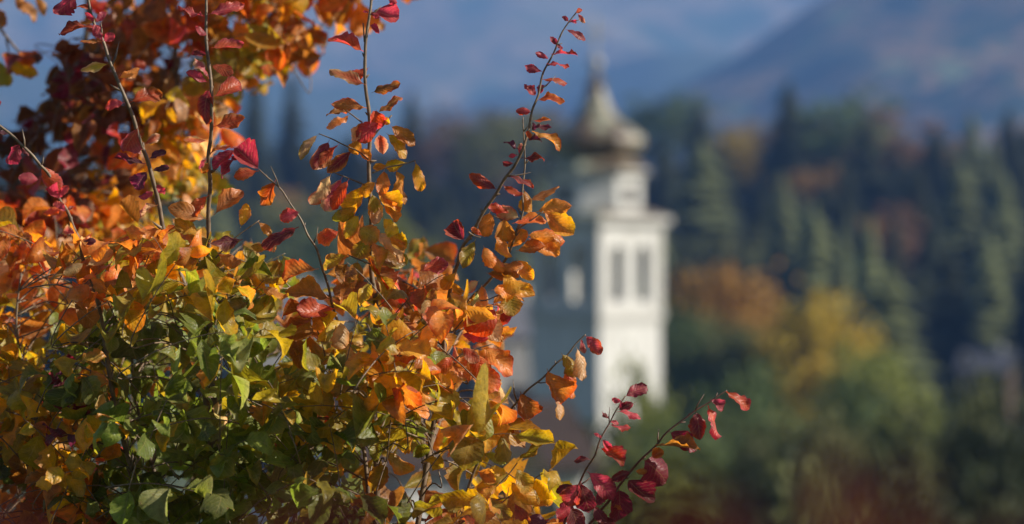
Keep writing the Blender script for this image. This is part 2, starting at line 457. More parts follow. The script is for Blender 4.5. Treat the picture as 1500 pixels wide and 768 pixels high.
# named trees: (px, top py, D, height or None, crown width scale in m, kind, label)
NAMED = [
 (372, 108, 600, None, 26, 'spruce', 'dark spruce on the skyline beneath the overhanging orange branch'),
 (427, 98, 610, None, 28, 'spruce', 'tall dark spruce on the skyline between the orange branch and the thin central shoot'),
 (603, 132, 600, None, 34, 'spruce', 'broad dark spruce on the skyline just past the thin upright central shoot'),
 (668, 150, 590, 24, 30, 'brown', 'russet brown tree on the skyline halfway between central shoot and arching red shoot'),
 (715, 160, 570, 24, 32, 'olive', 'dull olive tree on the skyline behind the arching red shoot'),
 (765, 142, 600, 24, 26, 'brown', 'brown tree on the skyline close beside the onion dome'),
 (803, 150, 590, 24, 28, 'olive', 'olive tree on the skyline touching the dome on its shaded side'),
 (942, 132, 590, 25, 34, 'green', 'rounded green tree on the skyline next to the sunlit side of the dome'),
 (1024, 150, 580, None, 30, 'spruce', 'dark spruce on the skyline between the green tree and the small yellow tree'),
 (1072, 165, 590, 22, 22, 'yellow', 'small yellow tree on the skyline between two dark spruces'),
 (1108, 176, 600, 22, 26, 'brown', 'low brown tree on the skyline beside the small yellow tree'),
 (1155, 120, 570, None, 32, 'spruce', 'tallest dark spruce on the skyline right of the tower'),
 (1203, 164, 600, 22, 28, 'brown', 'reddish brown tree on the skyline beside the tallest dark spruce'),
 (1238, 120, 580, 29, 36, 'green', 'broad green tree rising highest beside the big russet tree'),
 (1266, 172, 540, None, 30, 'spruce', 'dark spruce standing in front of the gap between green and russet trees'),
 (1318, 148, 585, 27, 44, 'brown', 'big russet orange tree on the skyline under the dark mountain'),
 (1368, 190, 560, None, 28, 'spruce', 'dark spruce on the skyline beside the big russet tree'),
 (1422, 166, 560, None, 34, 'pale_spruce', 'pale green spruce on the skyline towards the picture edge'),
 (1478, 160, 580, None, 30, 'spruce', 'dark spruce on the skyline at the edge of the picture'),
 (1026, 205, 470, None, 34, 'pale_spruce', 'grey green spruce on the slope below the skyline, near the tower cornice'),
 (1145, 250, 440, None, 22, 'pale_spruce', 'slim grey green spruce on the dark slope'),
 (1192, 300, 400, None, 24, 'pale_spruce', 'pale slim spruce standing out above the yellow tree'),
 (1300, 390, 300, None, 24, 'pale_spruce', 'pale green pointed spruce beside the yellow tree'),
 (1240, 232, 480, None, 26, 'spruce', 'dark spruce on the slope below the broad green tree'),
 (1345, 238, 470, None, 26, 'spruce', 'dark spruce on the slope under the big russet tree'),
 (1405, 232, 450, None, 32, 'pale_spruce', 'olive tinted spruce on the slope below the pale skyline spruce'),
 (1470, 250, 450, None, 32, 'pale_spruce', 'olive tinted spruce on the slope at the edge of the picture'),
 (1192, 414, 230, None, 15, 'yellow', 'golden yellow tree in full colour at the foot of the dark slope'),
 (1040, 386, 260, None, 16, 'orange', 'orange and yellow tree just beyond the sunlit tower wall'),
 (1003, 425, 235, None, 12, 'green', 'green tree between the tower wall and the orange tree'),
 (1085, 450, 235, None, 12, 'olive', 'olive tree between the orange tree and the golden tree'),
 (1290, 486, 210, None, 13, 'lime', 'yellow green bushy tree under the pale pointed spruce'),
 (600, 298, 320, None, 17, 'lime', 'light green round tree seen between the central shoot and the orange leaves'),
 (440, 262, 420, None, 26, 'olive', 'olive tree on the slope behind the drooping red twig'),
 (500, 300, 380, None, 26, 'green', 'dull green tree on the slope behind the central shoot'),
 (985, 545, 105, None, 5.6, 'green', 'green treetop close in front of the sunlit tower wall'),
 (942, 512, 112, None, 6.4, 'lime', 'yellow green treetop covering the foot of the sunlit tower wall'),
 (1060, 528, 150, None, 10, 'green', 'grey green tree below the orange tree'),
 (1150, 555, 120, None, 8.5, 'olive', 'olive tree below the golden tree'),
 (1245, 545, 125, None, 8.5, 'green', 'green tree in the hollow below the yellow green bushy tree'),
 (1330, 575, 105, None, 8, 'olive', 'olive brown tree in the hollow below the dark roofed cabin'),
 (1398, 545, 110, None, 6, 'olive', 'thin olive tree beside the dark roofed cabin'),
 (1500, 490, 95, None, 8, 'dark', 'dark tree half cut by the edge of the picture beside the cabin'),
 (1085, 650, 80, None, 8, 'dark', 'dark green treetop behind the outermost red shoot'),
 (1200, 660, 78, None, 8, 'olive', 'dull olive treetop low in the hollow'),
 (1310, 675, 75, None, 8, 'dark', 'dark treetop low in the hollow, between two olive ones'),
 (1430, 660, 78, None, 9, 'dark', 'dark treetop low in the corner of the picture'),
 (985, 665, 85, None, 6, 'lime', 'yellow green treetop between the two red shoots'),
 (862, 600, 95, None, 6, 'dark', 'dark treetop in front of the shaded tower face, between the two low shoots'),
 (800, 585, 105, None, 7, 'dark', 'dark treetop below the shaded tower face, behind the low orange shoot'),
 (735, 640, 85, None, 7, 'dark', 'dark treetop behind the lowest yellow leaves of the shrub'),
]
used = []
for (px, top, D, hgt, wid, kind, label) in NAMED:
    tree(px, top, D, hgt, wid, kind, label, None, D < 330)
    used.append((px, D))

# the rest of the wooded slope, trees nothing in the photograph tells apart
LBL = {'spruce': 'dark spruce among many alike on the wooded slope', 'pale_spruce': 'grey green spruce among many alike on the wooded slope',
       'green': 'green leafy tree among the spruces on the wooded slope', 'olive': 'olive leafy tree among the spruces on the wooded slope',
       'brown': 'brown autumn tree among the spruces on the wooded slope', 'orange': 'orange autumn tree among the spruces on the wooded slope'}
n = 0
while n < 150:
    D = rnd.uniform(350, 640); px = rnd.uniform(-250, 1750)
    kind = rnd.choices(['spruce', 'pale_spruce', 'green', 'olive', 'brown', 'orange'], [60, 18, 6, 7, 6, 3])[0]
    x = (px - 750) * K * D
    if any(abs(px - a) < 26 and abs(D - b) < 30 for a, b in used): continue
    if 350 < D < 420 and 1020 < px < 1180: continue
    used.append((px, D))
    h = rnd.uniform(20, 27) if 'spruce' in kind else rnd.uniform(15, 20)
    gz = float(ground_z(x, D)); top = 384 + (ZC - gz - h) / (K * D)
    lim = 150 if px < 1000 else 185
    if top < lim: h -= (lim - top) * K * D * .9
    if h < 10: continue
    tree(px, 384 + (ZC - gz - h) / (K * D), D, h, rnd.uniform(20, 30) if 'spruce' in kind else rnd.uniform(18, 26), kind, LBL[kind], 'trees filling the wooded slope: ' + kind.replace('_', ' '))
    n += 1

# closed canopy between them
a = Acc(); rs = np.random.RandomState(4)
cv = []
for me in CON[:2]:
    v = np.empty(len(me.vertices)*3, np.float32); me.vertices.foreach_get('co', v); v = v.reshape(-1, 3)
    f = np.array([tuple(p.vertices) for p in me.polygons]); cv.append((v, f))
for k in range(330):
    D = rs.uniform(360, 700); x = rs.uniform(-.27, .27) * D
    v, f = cv[k % 2]; h = rs.uniform(14, 20); an = rs.uniform(0, 6.28); wd = rs.uniform(34, 52)
    q = v * np.array((wd, wd, h)); c, s = math.cos(an), math.sin(an)
    q = np.stack([q[:, 0]*c - q[:, 1]*s, q[:, 0]*s + q[:, 1]*c, q[:, 2]], 1) + np.array((x, D, float(ground_z(x, D)) - 1))
    a.add(q, f)
tag(a.build('forest', CM['spruce'], None, False), kind='stuff')
# understorey of the hollow in front of the church
a = Acc()
v = np.empty(len(BRO[1].vertices)*3, np.float32); BRO[1].vertices.foreach_get('co', v); v = v.reshape(-1, 3)
f = np.array([tuple(p.vertices) for p in BRO[1].polygons])
for k in range(90):
    D = rs.uniform(60, 330); x = rs.uniform(-.25, .25) * D
    if 110 < D < 200 and -12 < x < 16: continue
    if D < 60 and x < 4: continue
    h = rs.uniform(5, 9); wd = h * rs.uniform(.8, 1.2); an = rs.uniform(0, 6.28); c, s = math.cos(an), math.sin(an)
    q = v * np.array((wd, wd, h))
    q = np.stack([q[:, 0]*c - q[:, 1]*s, q[:, 0]*s + q[:, 1]*c, q[:, 2]], 1) + np.array((x, D, float(ground_z(x, D)) - .8))
    a.add(q, f)
tag(a.build('undergrowth', CM['dark'], None, False), kind='stuff')

# ------------------------------------------------------------------ the church
church = empty('church', (4.44, 151, 0), R(46.5))
tag(church, 'white church with a tall tower, copper onion dome and cross, brown nave roof', 'church')
SD = 2.45
gz = float(ground_z(4.7, 151))
def arched_wall(mb, width, z0, z1, thick, holes, zsill, zspring, place):
    """a wall along x of the local frame with round-headed openings; place maps (x, depth, z) to the tower"""
    def bx(x0, x1, za, zb):
        pts = [place(x, d, z) for z in (za, zb) for (x, d) in ((x0, 0), (x1, 0), (x1, thick), (x0, thick))]
        mb.add(pts, [(0,3,2,1),(4,5,6,7),(0,1,5,4),(1,2,6,5),(2,3,7,6),(3,0,4,7)])
    edges = [-width/2] + [e for c, w_ in holes for e in (c - w_/2, c + w_/2)] + [width/2]
    for k in range(0, len(edges), 2): bx(edges[k], edges[k+1], z0, z1)
    for c, w_ in holes:
        bx(c - w_/2, c + w_/2, z0, zsill)
        r = w_/2; N = 8
        for q in range(N):
            a0, a1 = math.pi - math.pi*q/N, math.pi - math.pi*(q+1)/N
            x0, x1 = c + r*math.cos(a0), c + r*math.cos(a1); b0, b1 = zspring + r*math.sin(a0), zspring + r*math.sin(a1)
            pts = [place(x, d, z) for d in (0, thick) for (x, z) in ((x0, b0), (x1, b1), (x1, z1), (x0, z1))]
            mb.add(pts, [(0,1,2,3),(7,6,5,4),(0,4,5,1),(1,5,6,2),(2,6,7,3),(3,7,4,0)])
m = MB(); m.box(-SD, SD, -SD, SD, gz - 1, -.75); m.build('shaft', M_WHITE, church)
m = MB(); m.box(-SD-.16, SD+.16, -SD-.16, SD+.16, -.75, -.42); m.box(-SD-.08, SD+.08, -SD-.08, SD+.08, -.95, -.752); m.build('string_course', M_TRIM, church)
m = MB()
holes = [(-1.0, 1.0), (1.0, 1.0)]
for sgn in (0, 1, 2, 3):
    ca, sa = math.cos(sgn*math.pi/2), math.sin(sgn*math.pi/2)
    wd = 2*SD if sgn % 2 == 0 else 2*SD - .8
    def place(x, d, z, ca=ca, sa=sa):
        yy = -SD + d; return (x*ca - yy*sa, x*sa + yy*ca, z)
    arched_wall(m, wd, -.42, 4.05, .4, holes, .15, 2.6, place)
m.build('belfry', M_WHITE, church)
for sx in (-1, 1):
    for sy in (-1, 1):
        for d in (0,):
            m = MB(); m.box(min(sx*(SD-.55), sx*(SD+.07)), max(sx*(SD-.55), sx*(SD+.07)), min(sy*(SD-.55), sy*(SD+.07)), max(sy*(SD-.55), sy*(SD+.07)), -.415, 4.045)
            m.build('pilaster', M_TRIM, church)
m = MB(); m.box(-SD+.4, SD-.4, -SD+.4, SD-.4, -.42, -.2); m.build('belfry_floor', M_TRIM, church)
m = MB(); m.lathe([(.05, 2.6), (.3, 2.5), (.42, 1.9), (.55, 1.3), (.78, 1.0), (.72, .98)], 16); m.box(-2.04, 2.04, -.09, .09, 2.6, 2.8); m.build('bell', M_BELL, church, True)
m = MB(); m.box(-SD-.2, SD+.2, -SD-.2, SD+.2, 4.050, 4.250); m.box(-SD-.42, SD+.42, -SD-.42, SD+.42, 4.250, 4.550); m.build('cornice', M_TRIM, church)
m = MB()
e = SD + .42
m.add([(-e,-e,4.550),(e,-e,4.550),(e,e,4.550),(-e,e,4.550),(-2.1,-2.1,4.950),(2.1,-2.1,4.950),(2.1,2.1,4.950),(-2.1,2.1,4.950)], [(0,1,5,4),(1,2,6,5),(2,3,7,6),(3,0,4,7),(4,5,6,7)])
m.build('skirt_roof', M_COPPER, church)
O8 = math.pi/8; ap = 1/math.cos(O8)
m = MB(); m.lathe([(2.38*ap, 4.700), (2.38*ap, 6.750)], 8, O8); m.build('lantern', M_WHITE, church)
m = MB()
for k in range(8):
    an = k*math.pi/4; c, s = math.cos(an), math.sin(an)
    if k % 2: continue
    pts = []
    for d in (2.385, 2.41):
        for (u, z) in ((-.42, 5.250), (.42, 5.250), (.42, 6.200), (-.42, 6.200)): pts.append((c*d - s*u, s*d + c*u, z))
    f = link_mesh('window', bpy.data.meshes.new('window'), church, M_DARK)
    f.data.from_pydata(pts, [], [(0,1,2,3),(7,6,5,4),(0,4,5,1),(1,5,6,2),(2,6,7,3),(3,7,4,0)])
m = MB(); m.lathe([(2.5*ap, 6.750), (2.75*ap, 6.900), (2.75*ap, 7.050)], 8, O8); m.build('lantern_cornice', M_TRIM, church)
m = MB(); m.lathe([(2.78*ap, 7.050), (2.3*ap, 7.450), (1.85*ap, 7.750), (1.8*ap, 7.900)], 8, O8); m.build('lantern_roof', M_COPPER, church)
m = MB(); m.lathe([(1.8*ap, 7.850), (2.2*ap, 7.960), (2.46*ap, 8.200), (2.54*ap, 8.550), (2.4*ap, 8.900), (1.95*ap, 9.250), (1.40*ap, 9.600), (1.03*ap, 10.000), (.8*ap, 10.450), (.57*ap, 10.950), (.42*ap, 11.400), (.40*ap, 11.500), (.52*ap, 11.600), (.52*ap, 11.720), (.34*ap, 11.850), (.2*ap, 12.100), (.1*ap, 12.450)], 8, O8); m.build('dome', M_COPPER, church)
m = MB(); m.lathe([(.02, 12.350), (.22, 12.450), (.35, 12.630), (.38, 12.760), (.34, 12.900), (.2, 13.060), (.04, 13.120)], 18); m.build('ball_finial', M_GILT, church, True)
m = MB(); m.box(-.06, .06, -.06, .06, 13.200, 15.300); m.build('cross', M_GILT, church)
m = MB(); q = math.sqrt(.5)
pts = [(q*u - -q*dv, -q*u + q*dv*1.0, z) for z in (14.300, 14.440) for (u, dv) in ((-.62, -.055), (.62, -.055), (.62, .055), (-.62, .055))]
m.add(pts, [(0,3,2,1),(4,5,6,7),(0,1,5,4),(1,2,6,5),(2,3,7,6),(3,0,4,7)]); m.build('cross_arm', M_GILT, church)
# nave
m = MB(); m.box(-5.2, 5.2, SD + .01, 24, gz - 1, -9.5); m.build('nave', M_WHITE, church)
m = MB(); m.add([(-5.8,24.5,-9.9),(-5.8,SD+.02,-9.9),(0,SD+.02,-4.6),(0,24.5,-4.6),(5.8,24.5,-9.9),(5.8,SD+.02,-9.9)], [(0,1,2,3),(3,2,5,4),(0,3,4),(1,5,2),(0,4,5,1)]); m.build('nave_roof', M_ROOF, church)

# ------------------------------------------------------------------ houses of the village
def house(name, label, x, y, z, rz, L, W, H, RH, wall, roof, wins=2, cat='house'):
    h = empty(name, (x, y, z), rz); tag(h, label, cat)
    m = MB(); m.box(-L/2, L/2, -W/2, W/2, -3, H)
    m.add([(-L/2, -W/2, H), (-L/2, W/2, H), (-L/2, 0, H+RH), (L/2, -W/2, H), (L/2, W/2, H), (L/2, 0, H+RH)], [(0, 2, 1), (3, 4, 5), (0, 3, 5, 2), (1, 2, 5, 4)])
    m.build('wall', wall, h)
    ov = .5; t = .16; sl = RH/(W/2)
    r = MB()
    for s in (-1, 1):
        y0, z0 = s*(W/2 + ov), H - ov*sl + .03; y1, z1 = 0, H + RH + .03
        r.add([(-L/2-ov, y0, z0), (L/2+ov, y0, z0), (L/2+ov, y1, z1), (-L/2-ov, y1, z1), (-L/2-ov, y0, z0+t), (L/2+ov, y0, z0+t), (L/2+ov, y1, z1+t), (-L/2-ov, y1, z1+t)],
              [(0,3,2,1),(4,5,6,7),(0,1,5,4),(1,2,6,5),(2,3,7,6),(3,0,4,7)])
    ro = r.build('roof', roof, h)
    c = MB(); c.box(L*.18, L*.18+.6, -.3, .3, H+RH*.6, H+RH+.9); c.build('chimney', M_TRIM, ro)
    for k in range(wins):
        xx = -L/2 + L*(k+.5)/wins
        wf = MB(); wf.box(xx-.55, xx+.55, -W/2-.04, -W/2+.02, H-2.1, H-.7); f = wf.build('window', M_TRIM, h)
        wp = MB(); wp.box(xx-.45, xx+.45, -W/2-.055, -W/2-.042, H-2.0, H-.8); wp.build('pane', M_GLASS, f)
    return h
def at(px, py, D): q = P(px, py, D); return q
q = at(640, 684, 90)
house('house', 'white walled house with brown roof glimpsed through gaps low in the shrub', q[0], 94, q[2]-3.2, R(20), 8, 6, 3.2, 1.7, M_WHITE, M_ROOF, 3)
q = at(742, 452, 190)
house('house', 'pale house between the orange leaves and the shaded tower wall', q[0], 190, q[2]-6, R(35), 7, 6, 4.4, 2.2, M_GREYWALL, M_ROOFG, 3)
q = at(418, 405, 260)
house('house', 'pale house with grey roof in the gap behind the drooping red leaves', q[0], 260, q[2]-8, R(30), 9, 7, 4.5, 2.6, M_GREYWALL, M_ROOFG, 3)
q = at(1448, 540, 300)
house('cabin', 'small dark timber cabin with slate blue roof among the trees near the picture edge', q[0], 300, q[2]-2.6, R(-20), 5, 4.5, 2.6, 1.8, M_WOOD, M_ROOFG, 2, 'cabin')

# ------------------------------------------------------------------ leaves
COLS = {'M': (.46, .045, .080), 'C': (.16, .010, .028), 'R': (.50, .062, .020), 'O': (.62, .215, .032), 'Y': (.66, .33, .020),
        'L': (.33, .245, .020), 'G': (.155, .195, .022), 'D': (.085, .115, .014), 'B': (.32, .115, .024), 'P': (.58, .36, .17), 'V': (.10, .012, .045), 'E': (.23, .24, .08), 'K': (.13, .035, .014)}
COLS = {k: np.array(v) for k, v in COLS.items()}
lr = np.random.RandomState(5)
def grid(nu, nv):
    n = nv + 1
    return np.array([(i*n+j, i*n+j+1, (i+1)*n+j+1, (i+1)*n+j) for i in range(nu) for j in range(nv)])
GR = {}
def leaf(acc, base, axis, L, nrm, wr=.62, col='O', edge=None, hero=False, curl=None, fold=None):
    """one leaf: stalk, obovate wavy-edged blade, curled along and folded across the midrib"""
    nu, nv = (16, 8) if hero else (11, 6)
    if (nu, nv) not in GR: GR[(nu, nv)] = grid(nu, nv)
    t = axis / (np.linalg.norm(axis) + 1e-9); n = nrm - t * np.dot(nrm, t); n /= np.linalg.norm(n) + 1e-9; b = np.cross(n, t)
    curl = lr.normal(.55, .5) if curl is None else curl
    fold = lr.uniform(.05, 1.05) if fold is None else fold
    stalk = .09
    u = np.concatenate([[0], np.linspace(stalk, 1, nu)])
    bu = np.clip((u - stalk) / (1 - stalk), 0, 1)
    prof = np.sin(np.pi * np.clip(bu, 0, 1) ** lr.uniform(1.0, 1.35)) ** lr.uniform(.52, .74)
    pk = lr.uniform(.4, 1.1)
    prof = prof * (1 + .16*(bu - .5)*pk) * (1 + .05*np.sin(bu * 30 + lr.uniform(0, 6)) * (bu > .3))
    rag = lr.normal(0, .05 if hero else .035, (len(u), 2)) * (bu > .15)[:, None]
    hw = np.maximum(prof * wr * L * .5, .006 * L)
    th = -curl * .35 + curl * 1.7 * bu ** 1.3
    ds = np.diff(u, prepend=0) * L
    mx = np.cumsum(ds * np.cos(th)); mz = -np.cumsum(ds * np.sin(th))
    v = np.linspace(-1, 1, nv + 1)
    A, Bv = np.meshgrid(np.arange(len(u)), v, indexing='ij')
    X = mx[A]; W_ = hw[A] * Bv
    side = lr.uniform(.7, 1.3, 2)
    W_ = np.where(Bv < 0, W_ * (side[0] + rag[A, 0]*np.abs(Bv)), W_ * (side[1] + rag[A, 1]*np.abs(Bv)))
    ab = np.abs(Bv)
    ph = lr.uniform(0, 6.28, 3); fq = lr.uniform(6, 12); am = lr.uniform(.03, .11) * L
    cup = np.clip(lr.normal(0, .9), -1.4, 1.4)
    Z = mz[A] + fold * np.abs(W_) + cup * W_**2 / (L*.35) + am * ab**1.5 * np.sin(bu[A]*fq + ph[0] + (Bv < 0)*ph[1]) * np.minimum(1, bu[A]*6) + am*.35 * ab**2 * np.sin(bu[A]*fq*2.7 + ph[2])
    if hero: Z = Z + .0025 * L * np.abs(((bu[A] - ab*.30) * 8.5) % 1 - .5) * np.minimum(1, bu[A]*5)
    tw = lr.normal(0, .35) * bu[A]                    # twist
    Y2 = W_ * np.cos(tw) - (Z - mz[A]) * np.sin(tw); Z2 = mz[A] + W_ * np.sin(tw) + (Z - mz[A]) * np.cos(tw)
    bend = lr.normal(0, .10) * L * bu[A] ** 2
    V = base + X[..., None]*t + (Y2 + bend)[..., None]*b + Z2[..., None]*n
    c0 = COLS[col] if isinstance(col, str) else col
    c1 = COLS[edge] if isinstance(edge, str) else (edge if edge is not None else c0 * np.array((1.0, .8, .8)))
    jit = lr.uniform(.72, 1.28) * lr.uniform(.9, 1.1, 3)
    f = np.clip(ab**2 * .9 + (bu[A] - .6) * .7 + lr.normal(0, .12), 0, 1)[..., None]
    C = (c0 * (1 - f) + c1 * f) * jit
    C = np.concatenate([np.clip(C, 0, .85), np.ones(C.shape[:2] + (1,))], 2)
    U = np.stack([bu[A], Bv, np.full(A.shape, lr.uniform())], 2)
    acc.add(V.reshape(-1, 3), GR[(nu, nv)], C.reshape(-1, 4), U.reshape(-1, 3))

class Branch:
    def __init__(s, pts, yb, r0=.0017, r1=.006, drift=0.0, mat=None):
        """pts from the tip down, in photograph pixels, at distance yb (drifting back towards the base)"""
        m = len(pts); s.yb = yb
        pp = [P(x, y, yb + drift * max(0, (k/(m-1)) - .3)) for k, (x, y) in enumerate(pts)]
        pp = [p_ + np.array((1, .4, 0)) * .0012 * (-1) ** k_ for k_, p_ in enumerate(pp)]
        s.line = smooth_line(pp, 5)
        d = np.concatenate([[0], np.cumsum(np.linalg.norm(np.diff(s.line, axis=0), axis=1))])
        s.tw = Acc(); s.lf = Acc(); s.mat = mat or M_TWIG
        rad = .78*r0 + .8*(r1 - r0) * np.clip(d / .75, 0, 1.6) ** .8
        rad = rad * (1 + .10*np.sin(d*190) ** 8)
        v, f = tube_np(s.line, rad); s.tw.add(v, f)
        nxt = .02
        for i_ in range(2, len(s.line) - 3):          # buds and short spurs at the nodes
            if d[i_] < nxt or d[i_] > 1.0: continue
            nxt = d[i_] + lr.uniform(.025, .06)
            t_ = s.line[i_-1] - s.line[i_+1]; t_ /= np.linalg.norm(t_) + 1e-9
            o_ = np.cross(t_, (0, 1., 0)) * (1 if lr.uniform() < .5 else -1); o_ = o_ / np.linalg.norm(o_) + lr.normal(0, .4, 3)
            L_ = lr.uniform(.004, .008) if lr.uniform() < .75 else lr.uniform(.012, .03)
            q0 = s.line[i_]; v, f = tube_np([q0, q0 + (t_*.6 + o_*.7)*L_*.5, q0 + (t_ + o_*.8)*L_], [rad[i_]*.9, rad[i_]*.75, .0005], 5); s.tw.add(v, f)
    def twig(s, pts, r0=.0011, r1=.0018, dy=0.0, world=False):
        pp = pts if world else [P(x, y, s.yb + dy*k/(max(1, len(pts)-1))) for k, (x, y) in enumerate(pts)]
        l = smooth_line(pp, 4); v, f = tube_np(l, np.linspace(r1, r0, len(l)), 5); s.tw.add(v, f)
    def hero(s, specs):
        for sp in specs:
            bx, by, tx, ty, wr, col = sp[:6]; edge = None
            if '/' in col: col, edge = col.split('/')
            y = s.yb + lr.uniform(-.02, .02)
            b0 = P(bx, by, y); tip = P(tx, ty, y + lr.uniform(-.4, .4) * math.hypot(tx-bx, ty-by) * K * y)
            ax = tip - b0; L = np.linalg.norm(ax) * 1.08
            t = ax / (np.linalg.norm(ax)+1e-9)
            true = max(.42, min(.70, wr * .86)); c = min(1, wr * .86 / true * .97)
            vw = np.array((0, -1., 0)); vw = vw - t*np.dot(vw, t); vw /= np.linalg.norm(vw)
            up = np.cross(t, vw); up = up if up[2] + .3*up[0] > 0 else -up
            nrm = c * vw + math.sqrt(max(0, 1 - c*c)) * up
            leaf(s.lf, b0, ax, L, nrm, true, col, edge, True, curl=lr.normal(.15, .22), fold=lr.uniform(-.05, .35))

MAIN = []
def br(*a, **k):
    b_ = Branch(*a, **k); MAIN.append(b_); return b_

# the central upright shoot
S1 = br([(548, -130), (545, -60), (543, 0), (538, 50), (534, 75), (536, 125), (541, 180), (541, 250), (543, 320), (545, 400), (550, 455), (549, 600), (551, 720), (548, 900), (540, 1250), (520, 1720)], 5.40, .0019, .0065, .25)
S1.twig([(534, 62), (532, 34)])
S1.twig([(541, 208), (555, 190), (574, 169)], .0016, .0022)
S1.twig([(531, 180), (518, 170), (506, 161)]); S1.twig([(540, 234), (525, 222), (505, 213), (485, 203), (467, 196)])
S1.twig([(545, 254), (565, 246), (590, 241), (609, 235)]); S1.twig([(535, 271), (510, 261), (487, 252)]); S1.twig([(543, 387), (525, 380), (509, 373)])
S1.hero([
 (545, 14, 581, 28, .75, 'M'), (566, -6, 581, 4, .7, 'M'), (543, 20, 555, 23, .7, 'M/C'), (541, 18, 532, 18, .6, 'M'), (541, 37, 557, 44, .45, 'M'),
 (533, 76, 487, 55, .32, 'R/M'), (536, 125, 488, 103, .38, 'R/P'), (541, 99, 514, 117, .5, 'R'), (544, 136, 584, 120, .42, 'B/R'), (552, 166, 586, 143, .42, 'B/R'),
 (538, 159, 490, 152, .55, 'B/R'), (510, 163, 480, 167, .4, 'B/O'), (513, 168, 484, 188, .4, 'O/P'), (552, 160, 545, 190, .8, 'R/M'), (557, 178, 524, 205, .8, 'M/R'),
 (531, 178, 513, 204, .6, 'O/P'), (555, 172, 570, 181, .6, 'Y/O'), (571, 183, 605, 212, .6, 'O/B'), (566, 195, 598, 223, .52, 'Y/O'), (556, 195, 560, 224, .75, 'R/P'),
 (525, 199, 518, 226, .6, 'O'), (525, 219, 544, 232, .7, 'O'), (467, 197, 435, 225, .42, 'P/L'), (483, 205, 460, 246, .62, 'C/B'), (497, 210, 468, 240, .4, 'R/B'),
 (517, 220, 482, 252, .5, 'C/O'), (568, 243, 548, 248, .6, 'O/Y'), (596, 238, 567, 244, .6, 'Y/O'), (608, 236, 622, 276, .5, 'Y/O'), (580, 247, 594, 294, .45, 'O/B'),
 (563, 248, 559, 284, .65, 'O'), (486, 254, 459, 298, .45, 'P/R'), (502, 259, 478, 306, .55, 'M/P'), (511, 262, 488, 305, .5, 'R/C'),
 (531, 270, 514, 316, .62, 'Y/O'), (551, 266, 530, 284, .6, 'O/Y'), (551, 280, 583, 308, .6, 'O/Y'), (545, 283, 555, 318, .7, 'L/O'), (560, 286, 580, 322, .6, 'O'),
 (549, 298, 548, 327, .6, 'P/O'), (525, 304, 489, 323, .5, 'L/G'), (527, 314, 505, 346, .8, 'L/R'), (560, 318, 586, 345, .6, 'Y/L'), (525, 333, 553, 350, .8, 'L/O'),
 (498, 338, 467, 355, .8, 'R/O'), (548, 343, 574, 358, .6, 'P/O'), (570, 346, 594, 362, .8, 'Y/L'), (537, 345, 528, 378, .7, 'L/O'), (545, 352, 560, 388, .7, 'O/L'),
 (510, 373, 471, 390, .55, 'L/B'), (525, 380, 512, 420, .8, 'L/O'), (545, 365, 586, 395, .55, 'B/L'), (555, 345, 590, 380, .45, 'P/O'), (548, 400, 575, 430, .6, 'L/B'), (540, 410, 512, 445, .8, 'B/L'),
])
# the long arching red shoot
S2 = br([(845, 16), (825, 46), (810, 78), (796, 108), (788, 138), (780, 163), (773, 192), (765, 222), (752, 244), (740, 262), (725, 285), (708, 312), (692, 340), (678, 362), (670, 385), (663, 410), (656, 440), (652, 480), (648, 530), (636, 620), (612, 760), (590, 950), (560, 1300), (530, 1720)], 5.36, .0014, .0055, .3)
S2.twig([(686, 340), (695, 346), (704, 348)])
S2.hero([
 (843, 19, 853, 16, .7, 'R'), (846, 20, 857, 33, .5, 'M/P'), (834, 33, 824, 25, .5, 'M/C'), (834, 30, 844, 34, .5, 'M'), (828, 43, 857, 59, .42, 'M/R'), (818, 68, 805, 56, .5, 'C/M'),
 (815, 66, 824, 71, .5, 'M'), (807, 79, 843, 79, .26, 'M/R'), (805, 87, 786, 77, .45, 'M/C'), (800, 94, 832, 95, .24, 'M/R'), (796, 106, 770, 96, .5, 'M'), (792, 117, 830, 118, .26, 'R/M'),
 (786, 141, 771, 124, .8, 'M'), (787, 140, 797, 126, .8, 'M'), (786, 147, 824, 142, .3, 'R/O'), (779, 164, 757, 162, .55, 'M/R'), (780, 177, 806, 176, .3, 'R/O'), (779, 187, 806, 187, .3, 'V'),
 (780, 178, 783, 191, .6, 'V'), (779, 193, 823, 213, .34, 'O/R'), (772, 190, 775, 204, .8, 'R/O'), (770, 205, 793, 206, .25, 'V'), (762, 221, 740, 208, .3, 'V'), (760, 226, 765, 211, .5, 'M/P'),
 (760, 228, 745, 228, .4, 'M'), (762, 232, 795, 232, .34, 'C/R'), (753, 240, 737, 240, .6, 'C'), (744, 257, 780, 272, .3, 'C/R'), (729, 279, 692, 257, .55, 'C/R'), (736, 271, 761, 289, .5, 'R/M'),
 (681, 353, 661, 330, .85, 'C/R'), (706, 346, 693, 333, .5, 'R/O'),
])
